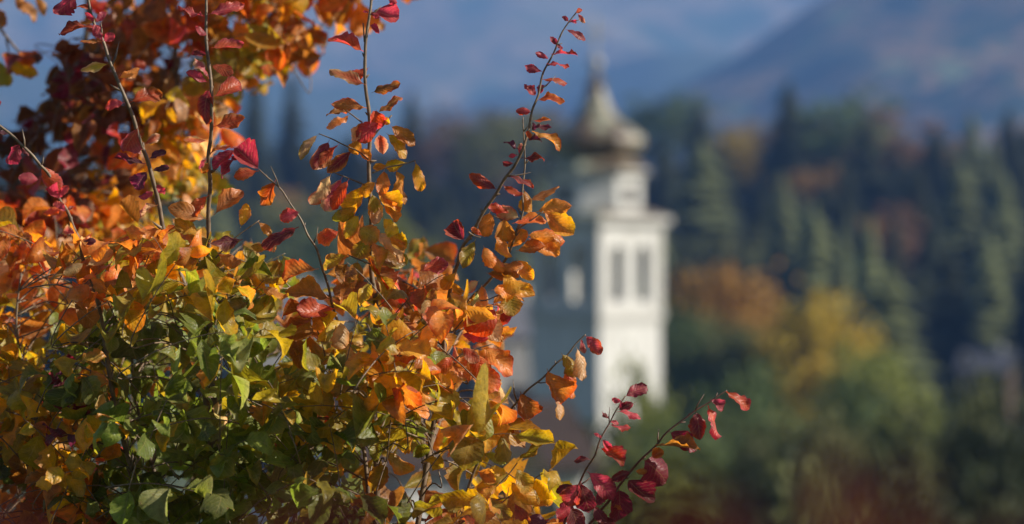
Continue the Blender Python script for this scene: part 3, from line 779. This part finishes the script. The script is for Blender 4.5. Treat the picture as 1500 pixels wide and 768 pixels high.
# the upright orange side stem
S3 = br([(765, 172), (768, 200), (768, 240), (766, 280), (765, 310), (757, 340), (744, 372), (733, 392), (712, 415), (690, 438), (665, 468), (650, 510), (640, 590), (615, 760), (580, 1000), (545, 1400), (535, 1720)], 5.42, .0014, .0052, .3)
S3.twig([(757, 336), (775, 325), (796, 310)])
S3.twig([(745, 330), (735, 322), (722, 316)]); S3.twig([(690, 440), (712, 440), (735, 430)]); S3.twig([(665, 528), (685, 515), (723, 504)]); S3.twig([(640, 575), (668, 562)])
S3.hero([
 (768, 277, 774, 310, .65, 'O/Y'), (775, 295, 816, 275, .4, 'B/O'), (785, 311, 832, 296, .5, 'O'), (795, 308, 833, 346, .6, 'O/Y'), (750, 328, 797, 319, .36, 'R/O'), (748, 313, 718, 299, .5, 'R/M'),
 (762, 320, 727, 305, .6, 'P/R'), (740, 318, 733, 353, .8, 'O/B'), (718, 309, 708, 344, .7, 'O/B'), (770, 344, 825, 351, .5, 'O/R'), (775, 349, 813, 376, .65, 'O/B'), (756, 368, 795, 361, .5, 'O/B'),
 (741, 364, 770, 340, .5, 'O'), (757, 379, 776, 411, .7, 'O/Y'), (735, 384, 757, 406, .6, 'B/O'), (735, 400, 771, 437, .62, 'Y/O'), (720, 425, 757, 425, .7, 'O/Y'), (742, 423, 752, 460, .85, 'L/O'),
 (697, 462, 730, 497, .7, 'P/O'), (705, 417, 710, 447, .7, 'O/P'), (702, 411, 683, 425, .6, 'P/M'), (701, 424, 688, 457, .35, 'E/P'), (697, 351, 679, 390, .5, 'L/B'), (690, 448, 655, 462, .6, 'L/B'),
 (616, 397, 658, 387, .42, 'R/M'), (668, 398, 651, 424, .6, 'Y/O'), (688, 432, 630, 460, .5, 'L/B'), (640, 420, 626, 446, .6, 'B/L'), (674, 490, 713, 494, .36, 'M/R'), (706, 508, 750, 545, .62, 'O/R'),
 (690, 518, 713, 553, .7, 'R/O'), (700, 529, 724, 577, .6, 'O/R'), (716, 544, 729, 577, .6, 'P/O'), (700, 558, 717, 598, .6, 'P/Y'), (660, 564, 653, 606, .7, 'O'), (669, 586, 688, 608, .5, 'O/P'),
 (733, 392, 765, 390, .6, 'O/B'), (712, 400, 745, 405, .6, 'B/O'), (720, 372, 735, 398, .7, 'O/R'), (708, 360, 720, 390, .7, 'O'), (725, 345, 745, 375, .7, 'O/Y'), (676, 508, 702, 528, .7, 'R/P'), (660, 532, 690, 552, .7, 'O/P'), (640, 540, 668, 575, .7, 'Y/P'),
])
# the drooping red-brown shoot
S4 = br([(378, 248), (395, 262), (411, 278), (425, 297), (440, 322), (452, 345), (463, 365), (472, 390), (480, 420), (487, 445), (495, 475), (507, 510), (520, 560), (532, 640), (540, 760), (540, 950), (530, 1300), (515, 1720)], 5.38, .0014, .0052, .25)
S4.hero([
 (381, 250, 346, 219, .68, 'M'), (379, 251, 344, 256, .42, 'R/B'), (345, 218, 313, 246, .5, 'M/V'), (352, 228, 321, 251, .35, 'C/M'), (345, 216, 309, 219, .3, 'R/O'), (404, 263, 386, 303, .8, 'R/O'),
 (440, 310, 413, 322, .95, 'M/R'), (438, 333, 387, 357, .42, 'C/R'), (402, 350, 398, 368, .5, 'P/O'), (467, 394, 414, 408, .36, 'B/R'), (485, 439, 424, 421, .42, 'B/O'), (494, 450, 436, 462, .42, 'R/C'),
 (477, 402, 510, 398, .6, 'O/B'), (484, 422, 515, 432, .7, 'B/O'), (487, 445, 460, 480, .6, 'B/O'), (498, 470, 505, 508, .7, 'P/O'), (495, 480, 474, 502, .5, 'E/P'), (505, 500, 515, 540, .5, 'P/O'),
])
# the upright pale shoot with red leaves
S5 = br([(292, -150), (297, -60), (301, 0), (303, 60), (308, 120), (311, 165), (308, 200), (306, 230), (307, 270), (306, 310), (305, 360), (307, 450), (312, 560), (317, 700), (320, 900), (350, 1250), (430, 1720)], 5.40, .0018, .006, .3)
S5.twig([(316, 378), (345, 348), (380, 323)]); S5.twig([(375, 438), (395, 428)])
S5.hero([
 (304, 22, 354, 5, .5, 'M/R'), (301, 24, 262, 14, .36, 'M/R'), (304, 52, 286, 43, .5, 'M'), (309, 70, 353, 64, .36, 'R/M'), (304, 80, 282, 78, .5, 'C'), (308, 96, 341, 104, .42, 'R'),
 (306, 121, 274, 112, .5, 'M/C'), (306, 116, 292, 86, .32, 'M/P'), (308, 128, 290, 172, .55, 'C/R'), (311, 143, 356, 123, .45, 'R/C'), (313, 186, 356, 176, .42, 'R/B'), (306, 207, 271, 206, .4, 'R/O'),
 (304, 232, 290, 246, .45, 'M/P'), (306, 237, 296, 254, .5, 'O/R'), (306, 285, 277, 319, .5, 'R/B'), (313, 315, 353, 278, .48, 'B/O'), (303, 321, 251, 309, .38, 'B/O'), (302, 351, 261, 321, .42, 'Y/L'),
 (352, 334, 362, 302, .6, 'Y/O'), (378, 325, 398, 343, .5, 'O/Y'), (355, 352, 310, 358, .42, 'C/B'), (354, 355, 379, 402, .48, 'L/P'), (377, 418, 418, 438, .36, 'O/Y'), (365, 360, 388, 366, .6, 'Y/O'),
 (330, 378, 305, 396, .6, 'B/L'), (333, 392, 304, 410, .7, 'E/G'), (300, 352, 277, 382, .7, 'O/Y'), (318, 372, 350, 384, .6, 'O/B'), (298, -40, 320, -70, .5, 'M'), (297, -60, 270, -80, .5, 'M'), (295, -100, 320, -120, .5, 'M/C'),
])
# the pale slanting shoot
S6 = br([(95, -150), (112, -70), (126, -10), (137, 30), (150, 60), (160, 85), (170, 115), (185, 145), (195, 175), (205, 205), (215, 235), (225, 265), (232, 300), (240, 335), (250, 365), (262, 395), (277, 440), (292, 520), (305, 620), (318, 760), (340, 1000), (400, 1350), (440, 1720)], 5.44, .0018, .006, .25)
S6.hero([
 (112, -8, 86, 22, .65, 'M/C'), (137, 13, 104, 8, .36, 'R/B'), (139, 33, 156, 21, .6, 'M'), (139, 33, 126, 19, .6, 'M'), (143, 38, 90, 44, .28, 'R/C'), (151, 61, 136, 39, .7, 'M'), (151, 61, 166, 50, .75, 'M'),
 (149, 61, 120, 61, .35, 'O/R'), (161, 93, 121, 102, .45, 'L/P'), (173, 115, 204, 102, .5, 'O/B'), (190, 150, 233, 133, .58, 'R/B'), (182, 150, 155, 157, .5, 'M/R'), (204, 186, 179, 218, .8, 'R/M'),
 (211, 212, 234, 199, .5, 'R/P'), (213, 241, 169, 232, .36, 'V/M'), (217, 234, 241, 221, .4, 'V'), (222, 250, 246, 243, .4, 'V'), (216, 250, 199, 276, .8, 'V/C'), (226, 280, 208, 292, .6, 'M/V'),
 (231, 300, 204, 316, .3, 'P/M'), (228, 270, 240, 285, .6, 'M'), (236, 336, 186, 341, .34, 'O/Y'), (240, 340, 285, 352, .4, 'O/Y'), (246, 350, 200, 372, .5, 'O/P'), (250, 368, 283, 385, .6, 'Y/P'), (256, 380, 225, 400, .5, 'Y/O'),
 (124, -20, 145, -40, .5, 'M'), (118, -45, 90, -55, .5, 'M'),
])
# the slanting shoot at the picture edge
S7 = br([(-120, 80), (-60, 135), (-10, 176), (0, 184), (15, 197), (30, 210), (45, 226), (60, 242), (72, 258), (88, 292), (98, 310), (108, 332), (116, 355), (124, 385), (136, 420), (150, 470), (158, 540), (180, 640), (220, 780), (280, 1000), (380, 1350), (430, 1720)], 5.34, .0014, .0055, .3)
S7.hero([
 (17, 197, -2, 192, .5, 'V'), (31, 210, 10, 238, .6, 'C/M'), (32, 212, 43, 228, .5, 'C'), (60, 241, 82, 279, .66, 'R/M'), (86, 292, 70, 274, .7, 'M'), (86, 292, 96, 272, .7, 'M/R'), (58, 264, 29, 259, .6, 'M/C'),
 (97, 310, 80, 297, .7, 'M/R'), (98, 308, 109, 303, .5, 'R/M'), (91, 308, 64, 313, .5, 'R/O'), (111, 342, 92, 338, .75, 'M/P'), (119, 356, 138, 352, .5, 'V'), (124, 385, 95, 400, .6, 'P/O'), (126, 390, 165, 372, .45, 'P/O'), (133, 415, 105, 440, .7, 'O/P'), (130, 405, 160, 430, .6, 'O/B'),
 (-40, 150, -70, 130, .5, 'M'), (-20, 165, 0, 150, .5, 'M'),
])
# the low shoot reaching towards the tower
S8 = br([(857, 490), (845, 503), (830, 520), (815, 533), (795, 553), (775, 570), (760, 585), (745, 605), (730, 625), (716, 645), (705, 665), (690, 705), (672, 770), (640, 900), (590, 1200), (550, 1720)], 5.36, .0015, .005, .25)
S8.twig([(758, 678), (745, 695), (725, 715), (705, 735), (690, 760), (675, 800)][::-1])
S8.hero([
 (857, 491, 879, 517, .7, 'M/R'), (850, 496, 858, 516, .45, 'M/P'), (844, 508, 861, 553, .36, 'P/B'), (822, 517, 846, 551, .8, 'L/B'), (829, 534, 836, 581, .36, 'R/O'), (801, 540, 814, 590, .72, 'B/R'),
 (815, 577, 822, 613, .4, 'P/Y'), (762, 573, 774, 614, .76, 'B/R'), (765, 611, 786, 650, .48, 'P/O'), (727, 648, 762, 623, .36, 'B/R'), (757, 676, 801, 646, .36, 'L/B'), (755, 684, 776, 722, .6, 'L/Y'), (745, 704, 786, 742, .48, 'Y/L'),
 (752, 735, 772, 768, .6, 'R/O'), (718, 648, 690, 668, .6, 'L/Y'), (705, 665, 740, 672, .6, 'L/E'), (730, 712, 700, 728, .6, 'Y/O'), (712, 728, 740, 760, .7, 'L/Y'), (745, 694, 715, 690, .6, 'Y/L'), (700, 690, 725, 705, .7, 'O/L'), (692, 742, 715, 770, .7, 'Y/E'),
])

S9 = br([(30, 400), (25, 480), (40, 560), (70, 660), (130, 800), (230, 1000), (360, 1350), (430, 1720)], 5.75, .002, .007, .1)
S10 = br([(-130, 380), (-120, 520), (-70, 680), (40, 850), (200, 1080), (360, 1400), (430, 1720)], 5.7, .002, .007, .1)
S11 = br([(200, 440), (195, 540), (210, 640), (250, 760), (310, 950), (400, 1350), (450, 1720)], 5.7, .002, .007, .1)
S12 = br([(430, 500), (425, 600), (430, 720), (440, 900), (460, 1300), (480, 1720)], 5.9, .002, .007, .1)
# ------------------------------------------------------------------ the dense lower crown of the shrub
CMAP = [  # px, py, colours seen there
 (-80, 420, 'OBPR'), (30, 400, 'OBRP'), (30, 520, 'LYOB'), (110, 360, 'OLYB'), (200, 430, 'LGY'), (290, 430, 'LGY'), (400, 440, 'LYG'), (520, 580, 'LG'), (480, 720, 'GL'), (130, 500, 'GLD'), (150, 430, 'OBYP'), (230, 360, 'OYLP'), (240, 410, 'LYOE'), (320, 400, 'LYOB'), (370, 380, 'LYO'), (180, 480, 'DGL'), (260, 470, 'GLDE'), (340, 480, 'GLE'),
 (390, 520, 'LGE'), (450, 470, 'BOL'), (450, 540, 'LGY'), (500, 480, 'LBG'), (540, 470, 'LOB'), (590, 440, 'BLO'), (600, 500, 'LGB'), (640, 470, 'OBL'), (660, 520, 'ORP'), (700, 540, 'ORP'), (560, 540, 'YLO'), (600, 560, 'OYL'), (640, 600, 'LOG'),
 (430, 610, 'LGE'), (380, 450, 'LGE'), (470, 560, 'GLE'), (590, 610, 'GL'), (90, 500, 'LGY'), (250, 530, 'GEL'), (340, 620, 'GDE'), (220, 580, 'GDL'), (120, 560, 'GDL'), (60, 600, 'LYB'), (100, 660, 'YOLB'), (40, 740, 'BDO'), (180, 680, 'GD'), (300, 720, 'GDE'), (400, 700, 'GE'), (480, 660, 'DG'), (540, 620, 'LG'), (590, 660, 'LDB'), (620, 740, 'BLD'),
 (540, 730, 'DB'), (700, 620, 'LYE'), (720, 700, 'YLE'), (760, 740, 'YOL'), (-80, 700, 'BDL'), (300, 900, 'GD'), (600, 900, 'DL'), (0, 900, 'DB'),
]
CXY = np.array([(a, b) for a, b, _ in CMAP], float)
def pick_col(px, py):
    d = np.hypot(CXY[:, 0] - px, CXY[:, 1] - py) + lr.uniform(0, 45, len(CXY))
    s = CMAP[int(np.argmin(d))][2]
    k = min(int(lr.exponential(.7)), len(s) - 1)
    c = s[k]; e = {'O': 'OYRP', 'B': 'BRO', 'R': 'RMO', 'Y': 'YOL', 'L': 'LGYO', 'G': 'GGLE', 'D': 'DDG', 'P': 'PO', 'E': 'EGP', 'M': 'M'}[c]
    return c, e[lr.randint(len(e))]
def inside(poly, x, y):
    r = False; n = len(poly); j = n - 1
    for i in range(n):
        xi, yi = poly[i]; xj, yj = poly[j]
        if (yi > y) != (yj > y) and x < (xj-xi)*(y-yi)/(yj-yi) + xi: r = not r
        j = i
    return r
CROWN = [(-260, 300), (0, 325), (90, 350), (150, 372), (205, 335), (262, 350), (330, 370), (382, 385), (395, 440), (425, 470), (470, 470), (520, 425), (575, 405), (630, 420), (690, 440), (712, 470), (700, 520), (715, 560), (672, 600), (700, 640), (770, 690), (782, 740), (795, 800), (800, 1000), (500, 1080), (-260, 1050)]
HOLES = [(622, 710, 40), (585, 725, 20)]        # where the white house shows through
def spray(branch, px, py, y, nleaf, size, colf, up=.5, outx=0.0):
    """a short twig with alternate leaves, at (px, py) seen at distance y"""
    p = P(px, py, y)
    d = np.array((outx + lr.normal(0, .6), lr.normal(-.35, .5), up + lr.normal(0, .35))); d /= np.linalg.norm(d)
    n = nleaf; step = size * .33; ln = step * (n + 2)
    pts = [p - d*ln*.6 + np.array((0, .02, -.02)), p - d*ln*.2, p + d*ln*.25 + np.array((0, 0, -.004)), p + d*ln*.5 + np.array((0, 0, -.015))]
    line = smooth_line(pts, 4)
    bl = branch.line; dd = np.linalg.norm(bl - pts[0], axis=1) + np.where(bl[:, 2] > pts[0][2] - .02, .25, 0)
    q0 = bl[int(np.argmin(dd))]
    pts = [q0, q0*.45 + pts[0]*.55 + np.array((0, 0, .015))] + pts
    branch.twig(pts, .0007, .0019, world=True)
    side = np.cross(d, (0, 0, 1.)); side /= np.linalg.norm(side) + 1e-9
    for k in range(n):
        q = line[min(len(line)-1, int((.35 + .65*(k+.5)/n) * (len(line)-1)))]
        sg = 1 if k % 2 else -1
        droop = lr.normal(.55, .45)
        ax = side*sg*(.75 + lr.normal(0, .25)) + d*(.45 + lr.normal(0, .2)) + np.array((0, -.1, -droop)) + lr.normal(0, .18, 3)
        nr = np.array((.2, -.3, .75)) + lr.normal(0, .5, 3)
        qx = 750 + q[0]/(K*q[1]); qy = 384 - (q[2]-ZC)/(K*q[1])
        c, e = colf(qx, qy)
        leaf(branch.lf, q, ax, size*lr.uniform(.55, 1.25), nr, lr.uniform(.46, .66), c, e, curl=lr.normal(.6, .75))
def nearest(p):
    best, bd = None, 1e9
    for b_ in MAIN:
        L_ = b_.line[::4]; d = np.min((L_[:, 0]-p[0])**2 + (L_[:, 2]-p[2])**2)
        if d < bd: bd, best = d, b_
    return best
def fill(n, y0, y1, poly, size, colf, power=1.0, shrink=0, nl=(4, 7)):
    k = 0; tries = 0
    bx = [p[0] for p in poly]; by = [p[1] for p in poly]
    while k < n and tries < n*60:
        tries += 1
        px = lr.uniform(min(bx), max(bx)); py = lr.uniform(min(by), max(by))
        if py > 800 and lr.uniform() < .55: continue
        if px < -60 and lr.uniform() < .5: continue
        if not inside(poly, px, py): continue
        if any(math.hypot(px-a_, py-b_) < r_ + 30 for a_, b_, r_ in HOLES): continue
        y = y0 + (y1 - y0) * lr.uniform() ** power
        if px < 230: y += (230 - px) / 230 * .45 * (1 if py < 620 else .5)
        spray(nearest(P(px, py, y)), px, py, y, lr.randint(*nl), size, colf, outx=.15)
        k += 1
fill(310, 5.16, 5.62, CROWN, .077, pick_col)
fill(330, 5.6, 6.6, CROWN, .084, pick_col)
# warm reds deep inside the crown
def warm(px, py): return [('R', 'M'), ('O', 'R'), ('M', 'P'), ('O', 'P')][lr.randint(4)]
for (px, py) in ((425, 600), (455, 615), (470, 590), (440, 635), (600, 430), (640, 420), (590, 445), (280, 570), (110, 640), (130, 620), (100, 590)):
    spray(nearest(P(px, py, 6.0)), px, py, 5.9 + lr.uniform(0, .4), 5, .085, warm)
def wine(px, py): return ('V', 'C') if lr.uniform() < .6 else ('C', 'M')
for (px, py) in ((75, 560), (100, 600), (110, 640)): spray(nearest(P(px, py, 5.45)), px, py, 5.42, 4, .055, wine)

root0 = P(490, 1720, 5.65)
shrub = empty('ironwood_shrub', (root0[0], root0[1], 0))
tag(shrub, 'many stemmed autumn shrub, green low down and orange to crimson at its shoot tips', 'shrub')
def finish(root, branches, lmat=M_LEAF):
    off = np.array(root.location)
    for b_ in branches:
        for acc in (b_.tw, b_.lf): acc.V = [v - off for v in acc.V]
        s = b_.tw.build('branch', b_.mat, root)
        if b_.lf.V: b_.lf.build('foliage', lmat, s)
for b_ in MAIN:                     # every stem comes up from one rootstock
    q = b_.line[-1]
    b_.twig([q, q*.5 + np.array((root0[0], root0[1], 0))*.5 + np.array((0, 0, q[2]*.1)), np.array((root0[0] + lr.uniform(-.05, .05), root0[1] + lr.uniform(-.05, .05), -.05))], .012, .009, world=True)
finish(shrub, MAIN)

# ------------------------------------------------------------------ the red-leaved shrub beside it
RED = []
A1 = Branch([(915, 580), (902, 604), (892, 620), (880, 644), (870, 668), (859, 688), (849, 706), (836, 742), (820, 790), (800, 900), (790, 1200), (800, 1720)], 5.30, .0013, .005, .15, M_REDTWIG)
A1.hero([(915, 582, 943, 563, .6, 'M/C'), (912, 589, 897, 586, .7, 'M'), (905, 601, 926, 591, .55, 'C/M'), (904, 603, 937, 606, .36, 'M'), (893, 614, 882, 604, .5, 'C'), (893, 618, 906, 618, .6, 'M'), (892, 622, 921, 629, .32, 'M/R'),
 (882, 643, 872, 634, .5, 'M'), (882, 643, 894, 659, .7, 'M'), (877, 656, 916, 677, .38, 'R/C'), (868, 673, 842, 675, .4, 'C'), (860, 690, 901, 728, .5, 'M/C'), (849, 706, 834, 741, .7, 'M/R'), (850, 705, 861, 748, .7, 'C/M'),
 (838, 740, 818, 758, .7, 'M'), (836, 742, 850, 775, .7, 'C/M'), (828, 765, 810, 790, .7, 'C'), (845, 712, 815, 715, .5, 'C'), (870, 740, 885, 765, .7, 'C')])
A2 = Branch([(1064, 572), (1050, 582), (1037, 590), (1020, 601), (1005, 611), (978, 633), (960, 653), (942, 671), (925, 688), (910, 709), (892, 733), (874, 757), (850, 795), (820, 930), (800, 1250), (805, 1720)], 5.34, .0014, .0052, .15, M_REDTWIG)
A2.hero([(1062, 573, 1097, 600, .38, 'R/M'), (1040, 585, 1062, 599, .75, 'M'), (1038, 594, 1052, 640, .4, 'R/M'), (1019, 601, 1027, 641, .78, 'C/R'), (979, 632, 1018, 655, .6, 'C'), (960, 653, 1021, 655, .22, 'B/O'), (954, 671, 970, 660, .8, 'R/O'),
 (940, 672, 981, 703, .8, 'C'), (930, 690, 946, 693, .6, 'O/B'), (918, 700, 950, 738, .8, 'C'), (906, 714, 912, 760, .65, 'C'), (893, 740, 912, 746, .4, 'O'), (880, 752, 890, 790, .7, 'C'), (1005, 611, 1014, 608, .4, 'C'), (925, 690, 896, 700, .5, 'C'), (900, 722, 870, 728, .6, 'C/M')])
A3 = Branch([(996, 752), (988, 762), (975, 780), (930, 850), (860, 1000), (820, 1300), (808, 1720)], 5.38, .0011, .004, .1, M_REDTWIG)
RED = [A1, A2, A3]
def crim(px, py): return [('C', 'M'), ('C', 'C'), ('M', 'C'), ('V', 'C')][lr.randint(4)]
for (px, py) in ((840, 800), (880, 810), (820, 850), (900, 860), (860, 900), (800, 920)):
    spray(RED[lr.randint(2)], px, py, 5.35 + lr.uniform(-.1, .25), 6, .075, crim)
q0 = P(803, 1720, 5.48)
red = empty('red_leaved_shrub', (q0[0], q0[1], 0))
tag(red, 'slender crimson leaved shrub with two arching shoots below the tower', 'shrub')
for b_ in RED:
    q = b_.line[-1]; b_.twig([q, np.array((q0[0] + lr.uniform(-.03, .03), q0[1] + lr.uniform(-.03, .03), -.05))], .010, .008, world=True)
finish(red, RED)

# ------------------------------------------------------------------ the tree behind, hanging into the picture from above
BACK = []
def bbr(pts, y, r0, r1):
    b_ = Branch([(x, yy) for x, yy in pts], y, r0, r1); BACK.append(b_); return b_
bbr([(455, 60), (390, 10), (330, -60), (250, -160), (120, -330), (-150, -600)], 7.2, .003, .012)
bbr([(90, 150), (140, 80), (190, -10), (200, -120), (120, -330), (-150, -590)], 7.0, .003, .012)
bbr([(10, 300), (60, 190), (110, 110), (130, 0), (90, -150), (-20, -380), (-150, -580)], 7.4, .003, .013)
bbr([(250, 300), (260, 200), (255, 60), (240, -60), (200, -200), (-150, -610)], 7.1, .003, .012)
bbr([(660, -120), (540, -110), (420, -130), (300, -200), (150, -340), (-150, -600)], 7.2, .003, .012)  # unseen branch added above the frame, its foliage shades the leaves further left
bbr([(40, 90), (0, 40), (-60, -60), (-150, -250), (-180, -560)], 6.9, .003, .012)
BCOL = [(20, 220, 'KCB'), (100, 150, 'KCR'), (150, 230, 'KBC'), (60, 250, 'KC'), (190, 150, 'KB'), (60, 300, 'ROB'), (180, 300, 'OYL'), (250, 40, 'BRO'), (200, 90, 'BCR'), (330, 30, 'OBR'), (420, 50, 'OB'), (360, 60, 'LYO'), (320, 100, 'LPO'), (300, 180, 'PO'), (240, 190, 'YLO'), (240, 280, 'LYP'), (180, 180, 'BR')]
BXY = np.array([(a, b) for a, b, _ in BCOL], float)
def bcol(px, py):
    s = BCOL[int(np.argmin(np.hypot(BXY[:, 0]-px, BXY[:, 1]-py) + lr.uniform(0, 50, len(BXY))))][2]
    c = s[min(int(lr.exponential(.8)), len(s)-1)]; e = {'O': 'OYR', 'B': 'BRO', 'R': 'RMO', 'Y': 'YOL', 'L': 'LGY', 'C': 'CCB', 'P': 'PO', 'K': 'KKB'}[c]
    return c, e[lr.randint(len(e))]
BPOLY = [(-200, 130), (30, 190), (75, 140), (60, 60), (130, 70), (150, 20), (190, 0), (180, -200), (700, -260), (680, -60), (450, 5), (452, 62), (405, 80), (340, 100), (300, 140), (285, 210), (265, 260), (255, 330), (-200, 360)]  # stretched right above the frame for the added shade-casting foliage
def bnear(p):
    return min(BACK, key=lambda b_: float(np.min((b_.line[:, 0]-p[0])**2 + (b_.line[:, 2]-p[2])**2)))
k = 0
while k < 350:
    px = lr.uniform(-200, 700); py = lr.uniform(-260, 360)
    if not inside(BPOLY, px, py): continue
    if math.hypot(px-110, py-205) < 38 or math.hypot(px-200, py-60) < 22: continue
    if (px < -30 or py < -40) and lr.uniform() < .35: continue
    y = lr.uniform(6.6, 7.8)
    spray(bnear(P(px, py, y)), px, py, y, lr.randint(4, 7), .085, bcol, up=-.2, outx=.1); k += 1
BACK[5].hero([(20, -10, 50, 28, .6, 'O/P'), (50, -8, 68, 20, .5, 'O/P'), (-12, 8, 8, 34, .7, 'B/O'), (0, 80, 48, 112, .5, 'Y/O'), (-10, 85, 8, 125, .7, 'L/Y'), (-30, -20, 0, 4, .6, 'O')])
BACK[0].hero([(400, 20, 460, 72, .4, 'O/P'), (420, 10, 442, 40, .7, 'B/O'), (385, 40, 420, 85, .5, 'B/O'), (380, 50, 375, 95, .5, 'P/O'), (345, 60, 365, 105, .6, 'P/R'), (320, 60, 335, 100, .8, 'R/P')])
b_root = np.array((-3.2, 7.6, 0))
tr = empty('ironwood_tree', tuple(b_root))
tag(tr, 'autumn tree behind the shrub hanging dark red and orange branches in from above', 'tree')
tk = Acc(); l = smooth_line([b_root + (0, 0, -.1), b_root + (.05, -.05, .9), b_root + (.2, -.15, 2.0), P(-150, -560, 7.2)], 6)
v, f = tube_np(l, np.linspace(.10, .035, len(l)), 10); tk.add(v - b_root, f); tk.build('trunk', M_TWIG, tr)
finish(tr, BACK)

# ------------------------------------------------------------------ the dark red shrub right before the camera, far out of focus
NEAR = []
root = np.array((.16, 1.02, 0))
for k in range(9):
    px = [60, 420, 700, 860, 960, 1120, 1270, 1400, 1520][k]; py = [884, 872, 852, 834, 846, 876, 886, 884, 878][k]
    y = [.98, 1.04, 1.0, .95, 1.1, 1.0, 1.06, 1.0, 1.03][k]
    tip = P(px, py, y)
    b_ = Branch([(0, 0), (1, 1)], 1.0, .001, .003, 0, M_REDTWIG); b_.tw = Acc()
    b_.line = smooth_line([tip, tip*.8 + root*.2 + np.array((0, 0, -.1)), tip*.35 + root*.65 + np.array((0, 0, -.15*tip[2]*0)), root + np.array((0, 0, -.02))], 6)
    v, f = tube_np(b_.line, np.linspace(.0012, .007, len(b_.line)), 6); b_.tw.add(v, f)
    for q in range(14):
        i_ = int(abs(lr.normal(0, 4))); base = b_.line[min(i_, 12)]
        ax = np.array((lr.normal(0, .8), lr.normal(0, .6), lr.normal(.1, .45)))
        ax[2] = min(ax[2], .35)
        leaf(b_.lf, base, ax, .05, np.array((.1, -.3, .8)) + lr.normal(0, .3, 3), .65, np.array((.045, .005, .010)), np.array((.06, .006, .012)))
    NEAR.append(b_)
nr_ = empty('crimson_shrub', tuple(root))
tag(nr_, 'dark crimson shrub close to the camera, a soft blur along the bottom edge', 'shrub')
finish(nr_, NEAR, M_NEARLEAF)
